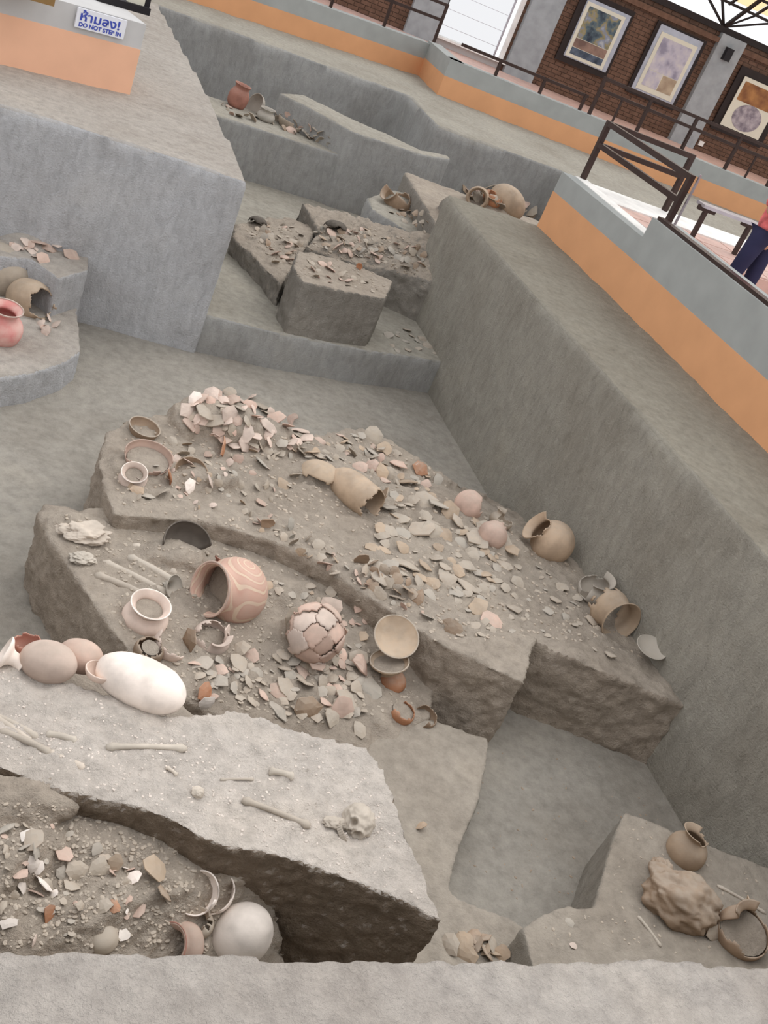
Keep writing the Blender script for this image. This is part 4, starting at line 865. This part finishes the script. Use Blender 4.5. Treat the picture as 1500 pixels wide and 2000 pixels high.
one(66, 1845, 14, C_PALE, 'thin pale sherd tip standing against the front rim', 80, 80, 8)
one(1392, 1830, 22, C_BUFF, 'buff sherd leaning left of the broken brown pot in the lower right', 50, 60, 9)
one(1450, 1780, 22, C_TAN, 'tan squarish sherd on top of the broken brown pot in the lower right', 70, 60, 10, .6)
one(1112, 1802, 12, C_GREY, 'small grey flake near the rounded corner of the lower right platform', 5, 0, 11)
one(1120, 1848, 10, C_PALE, 'small pale pebble-like sherd in front of the lower right platform', 5, 0, 12)
one(820, 1618, 18, C_TAN, 'small tan sherd on the bare slab right of the skull', 45, 50, 13)
one(1155, 1215, 18, C_BUFF, 'pale sherd on soil left of the arched tan jar', 15, 30, 2)
one(880, 1232, 20, C_BROWN, 'brown pointed sherd at the front edge of the long platform above the dark trench', 50, 60, 3)
one(700, 395 + 130, 10, C_ORANGE, 'orange-brown upright flake on the flat-topped block', 70, 60, 4)

# crumbs of soil and tiny chips: countless, one object
def crumbs(name, label, poly, n, size, mat):
    bm = bmesh.new(); xs = [p[0] for p in poly]; ys = [p[1] for p in poly]; k = 0
    while k < n:
        x = random.uniform(min(xs), max(xs)); y = random.uniform(min(ys), max(ys))
        if not inside(x, y, poly): continue
        h, nn = hit(x, y)
        if nn.z < .6: n -= .2; continue
        k += 1; s = random.uniform(*size) * mpp(h)
        r = bmesh.ops.create_icosphere(bm, subdivisions=1, radius=s)
        bmesh.ops.transform(bm, matrix=Matrix.Translation(h) @ Matrix.Rotation(random.uniform(0, 6), 4, 'Z') @ Matrix.Diagonal((random.uniform(.7, 1.5), random.uniform(.6, 1), random.uniform(.3, .7), 1)), verts=r['verts'])
    o = bm_obj(name, bm, mat, None, False); tag(o, label, 'crumbs', kind='stuff')
crumbs('soil_crumbs', 'tiny soil crumbs over the long central platform', [(230, 990), (220, 850), (340, 810), (600, 860), (720, 840), (970, 990), (1120, 1110), (1290, 1290), (1040, 1240), (860, 1260), (560, 1050)], 1100, (1.5, 5), C_BUFF)
crumbs('soil_crumbs', 'tiny soil crumbs over the left-hand platform', [(100, 1000), (220, 1020), (540, 1070), (750, 1190), (830, 1380), (620, 1420), (380, 1370), (260, 1260)], 900, (1.5, 5), C_BUFF)
crumbs('soil_crumbs', 'pale crumbs on the burial pedestal', [(0, 1300), (340, 1410), (700, 1465), (840, 1780), (600, 1680), (250, 1560), (0, 1490)], 600, (1, 3.5), C_WHITE)
crumbs('soil_crumbs', 'gravelly crumbs in the front hollow', [(0, 1560), (100, 1570), (440, 1680), (520, 1860), (0, 1850)], 900, (1.5, 6), C_BUFF)
crumbs('soil_crumbs', 'scattered crumbs on the trench and pit floor', [(960, 1460), (1250, 1510), (1310, 1590), (1150, 1740), (1000, 1780), (890, 1720)], 60, (1, 3.5), C_BROWN)
crumbs('soil_crumbs', 'small chips on the far platforms', [(470, 440), (600, 450), (700, 430), (830, 480), (840, 530), (740, 570), (600, 540), (560, 540)], 500, (1, 4), C_BUFF)
crumbs('soil_crumbs', 'small clods on the lower right platform', [(1040, 1820), (1160, 1780), (1230, 1600), (1490, 1720), (1490, 1860), (1050, 1865)], 140, (1, 4), C_BUFF)

# ------------------------------------------------------------------ person (seen from chest down at the right edge)
def skin_fig(name, nodes, edges, mat, parent, sub=2, root=0):
    me = bpy.data.meshes.new(name); me.from_pydata([n[0] for n in nodes], edges, []); o = link(name, me, mat, parent)
    sk = o.modifiers.new('skin', 'SKIN'); sk.use_smooth_shade = True
    for i, n in enumerate(nodes):
        r = n[1]; me.skin_vertices[0].data[i].radius = r if isinstance(r, tuple) else (r, r)
    me.skin_vertices[0].data[root].use_root = True
    sb = o.modifiers.new('sub', 'SUBSURF'); sb.levels = sub; sb.render_levels = sub; return o
pr = empty('person', (6.15, 7.95 - .25, .2)); tag(pr, 'person in navy trousers and a pink-red shirt standing on the walkway', 'person')
pr.rotation_euler = (0, 0, R_(20)); pr.scale = (.93,) * 3
body = [((0, 0, .90), (.10, .08)), ((0, 0, 1.08), (.10, .08)), ((0, .01, 1.28), (.13, .095)), ((0, .01, 1.40), (.10, .08)), ((0, 0, 1.47), .05), ((0, -.01, 1.56), (.075, .09)), ((0, -.01, 1.64), (.07, .085)),
        ((.17, .01, 1.37), .052), ((.22, -.02, 1.12), .038), ((.1, -.22, 1.16), .028), ((-.17, .01, 1.37), .052), ((-.22, -.02, 1.12), .038), ((-.1, -.22, 1.14), .028),
        ((.09, 0, .86), .085), ((.1, -.03, .48), .058), ((.1, .02, .09), .038), ((.1, -.12, .035), .035), ((-.09, 0, .86), .085), ((-.11, .04, .48), .058), ((-.12, .12, .09), .038), ((-.12, -.02, .035), .035)]
be = [(0, 1), (1, 2), (2, 3), (3, 4), (4, 5), (5, 6), (3, 7), (7, 8), (8, 9), (3, 10), (10, 11), (11, 12), (0, 13), (13, 14), (14, 15), (15, 16), (0, 17), (17, 18), (18, 19), (19, 20)]
skin_fig('body', body, be, M_SKIN, pr)
skin_fig('trousers', [((0, 0, 1.02), (.13, .105)), ((.09, 0, .84), .10), ((.1, -.03, .48), .075), ((.1, .02, .11), .06), ((-.09, 0, .84), .10), ((-.11, .04, .48), .075), ((-.12, .12, .11), .06)], [(0, 1), (1, 2), (2, 3), (0, 4), (4, 5), (5, 6)], M_TROUSER, pr)
skin_fig('shirt', [((0, 0, .87), (.19, .15)), ((0, 0, 1.1), (.15, .12)), ((0, .01, 1.28), (.17, .125)), ((0, .01, 1.40), (.11, .09)), ((.18, .01, 1.36), .068), ((.22, -.01, 1.14), .055), ((-.18, .01, 1.36), .068), ((-.22, -.01, 1.14), .055)], [(0, 1), (1, 2), (2, 3), (3, 4), (4, 5), (3, 6), (6, 7)], M_SHIRT, pr)
bm = bmesh.new(); bmesh.ops.create_uvsphere(bm, u_segments=24, v_segments=16, radius=.105)
for v in bm.verts: v.co = Vector((v.co.x * .88, v.co.y * 1.02 + .025, v.co.z * 1.05 + 1.635)) if v.co.y > -.045 or v.co.z > .045 else Vector((v.co.x * .7, v.co.y * .6, v.co.z * .8 + 1.635))
bm_obj('hair', bm, M_HAIR, pr, True)
for sx in (-1, 1):
    bm = bmesh.new(); bmesh.ops.create_uvsphere(bm, u_segments=10, v_segments=8, radius=.011); bmesh.ops.translate(bm, verts=bm.verts, vec=(sx * .03, -.093, 1.60)); bm_obj('eye', bm, M_BLACK, pr, True)
    hb = (sx * .1, -.22, 1.16 if sx > 0 else 1.14); hb = Vector(hb)
    nodes = [(hb, .02), (hb + Vector((0, -.03, -.05)), (.032, .018))]; ed = [(0, 1)]
    for q in range(4):
        b0 = hb + Vector(((q - 1.5) * .017, -.045, -.085)); nodes += [(b0, .009), (b0 + Vector((0, -.005, -.035 - .005 * (q in (1, 2)))), .008), (b0 + Vector((0, .008, -.062)), .007)]
        k = len(nodes) - 3; ed += [(1, k), (k, k + 1), (k + 1, k + 2)]
    nodes += [(hb + Vector((-sx * .035, -.04, -.05)), .010), (hb + Vector((-sx * .045, -.055, -.08)), .009)]; ed += [(1, len(nodes) - 2), (len(nodes) - 2, len(nodes) - 1)]
    skin_fig('hand', nodes, ed, M_SKIN, pr, 1)
    bm = bmesh.new(); add_box(bm, (sx * .1 - (.02 if sx < 0 else 0), (.03 if sx < 0 else -.07), .025), (.08, .24, .05)); bmesh.ops.bevel(bm, geom=bm.edges[:], offset=.015, segments=2, affect='EDGES'); bm_obj('shoe', bm, M_WHITE, pr)
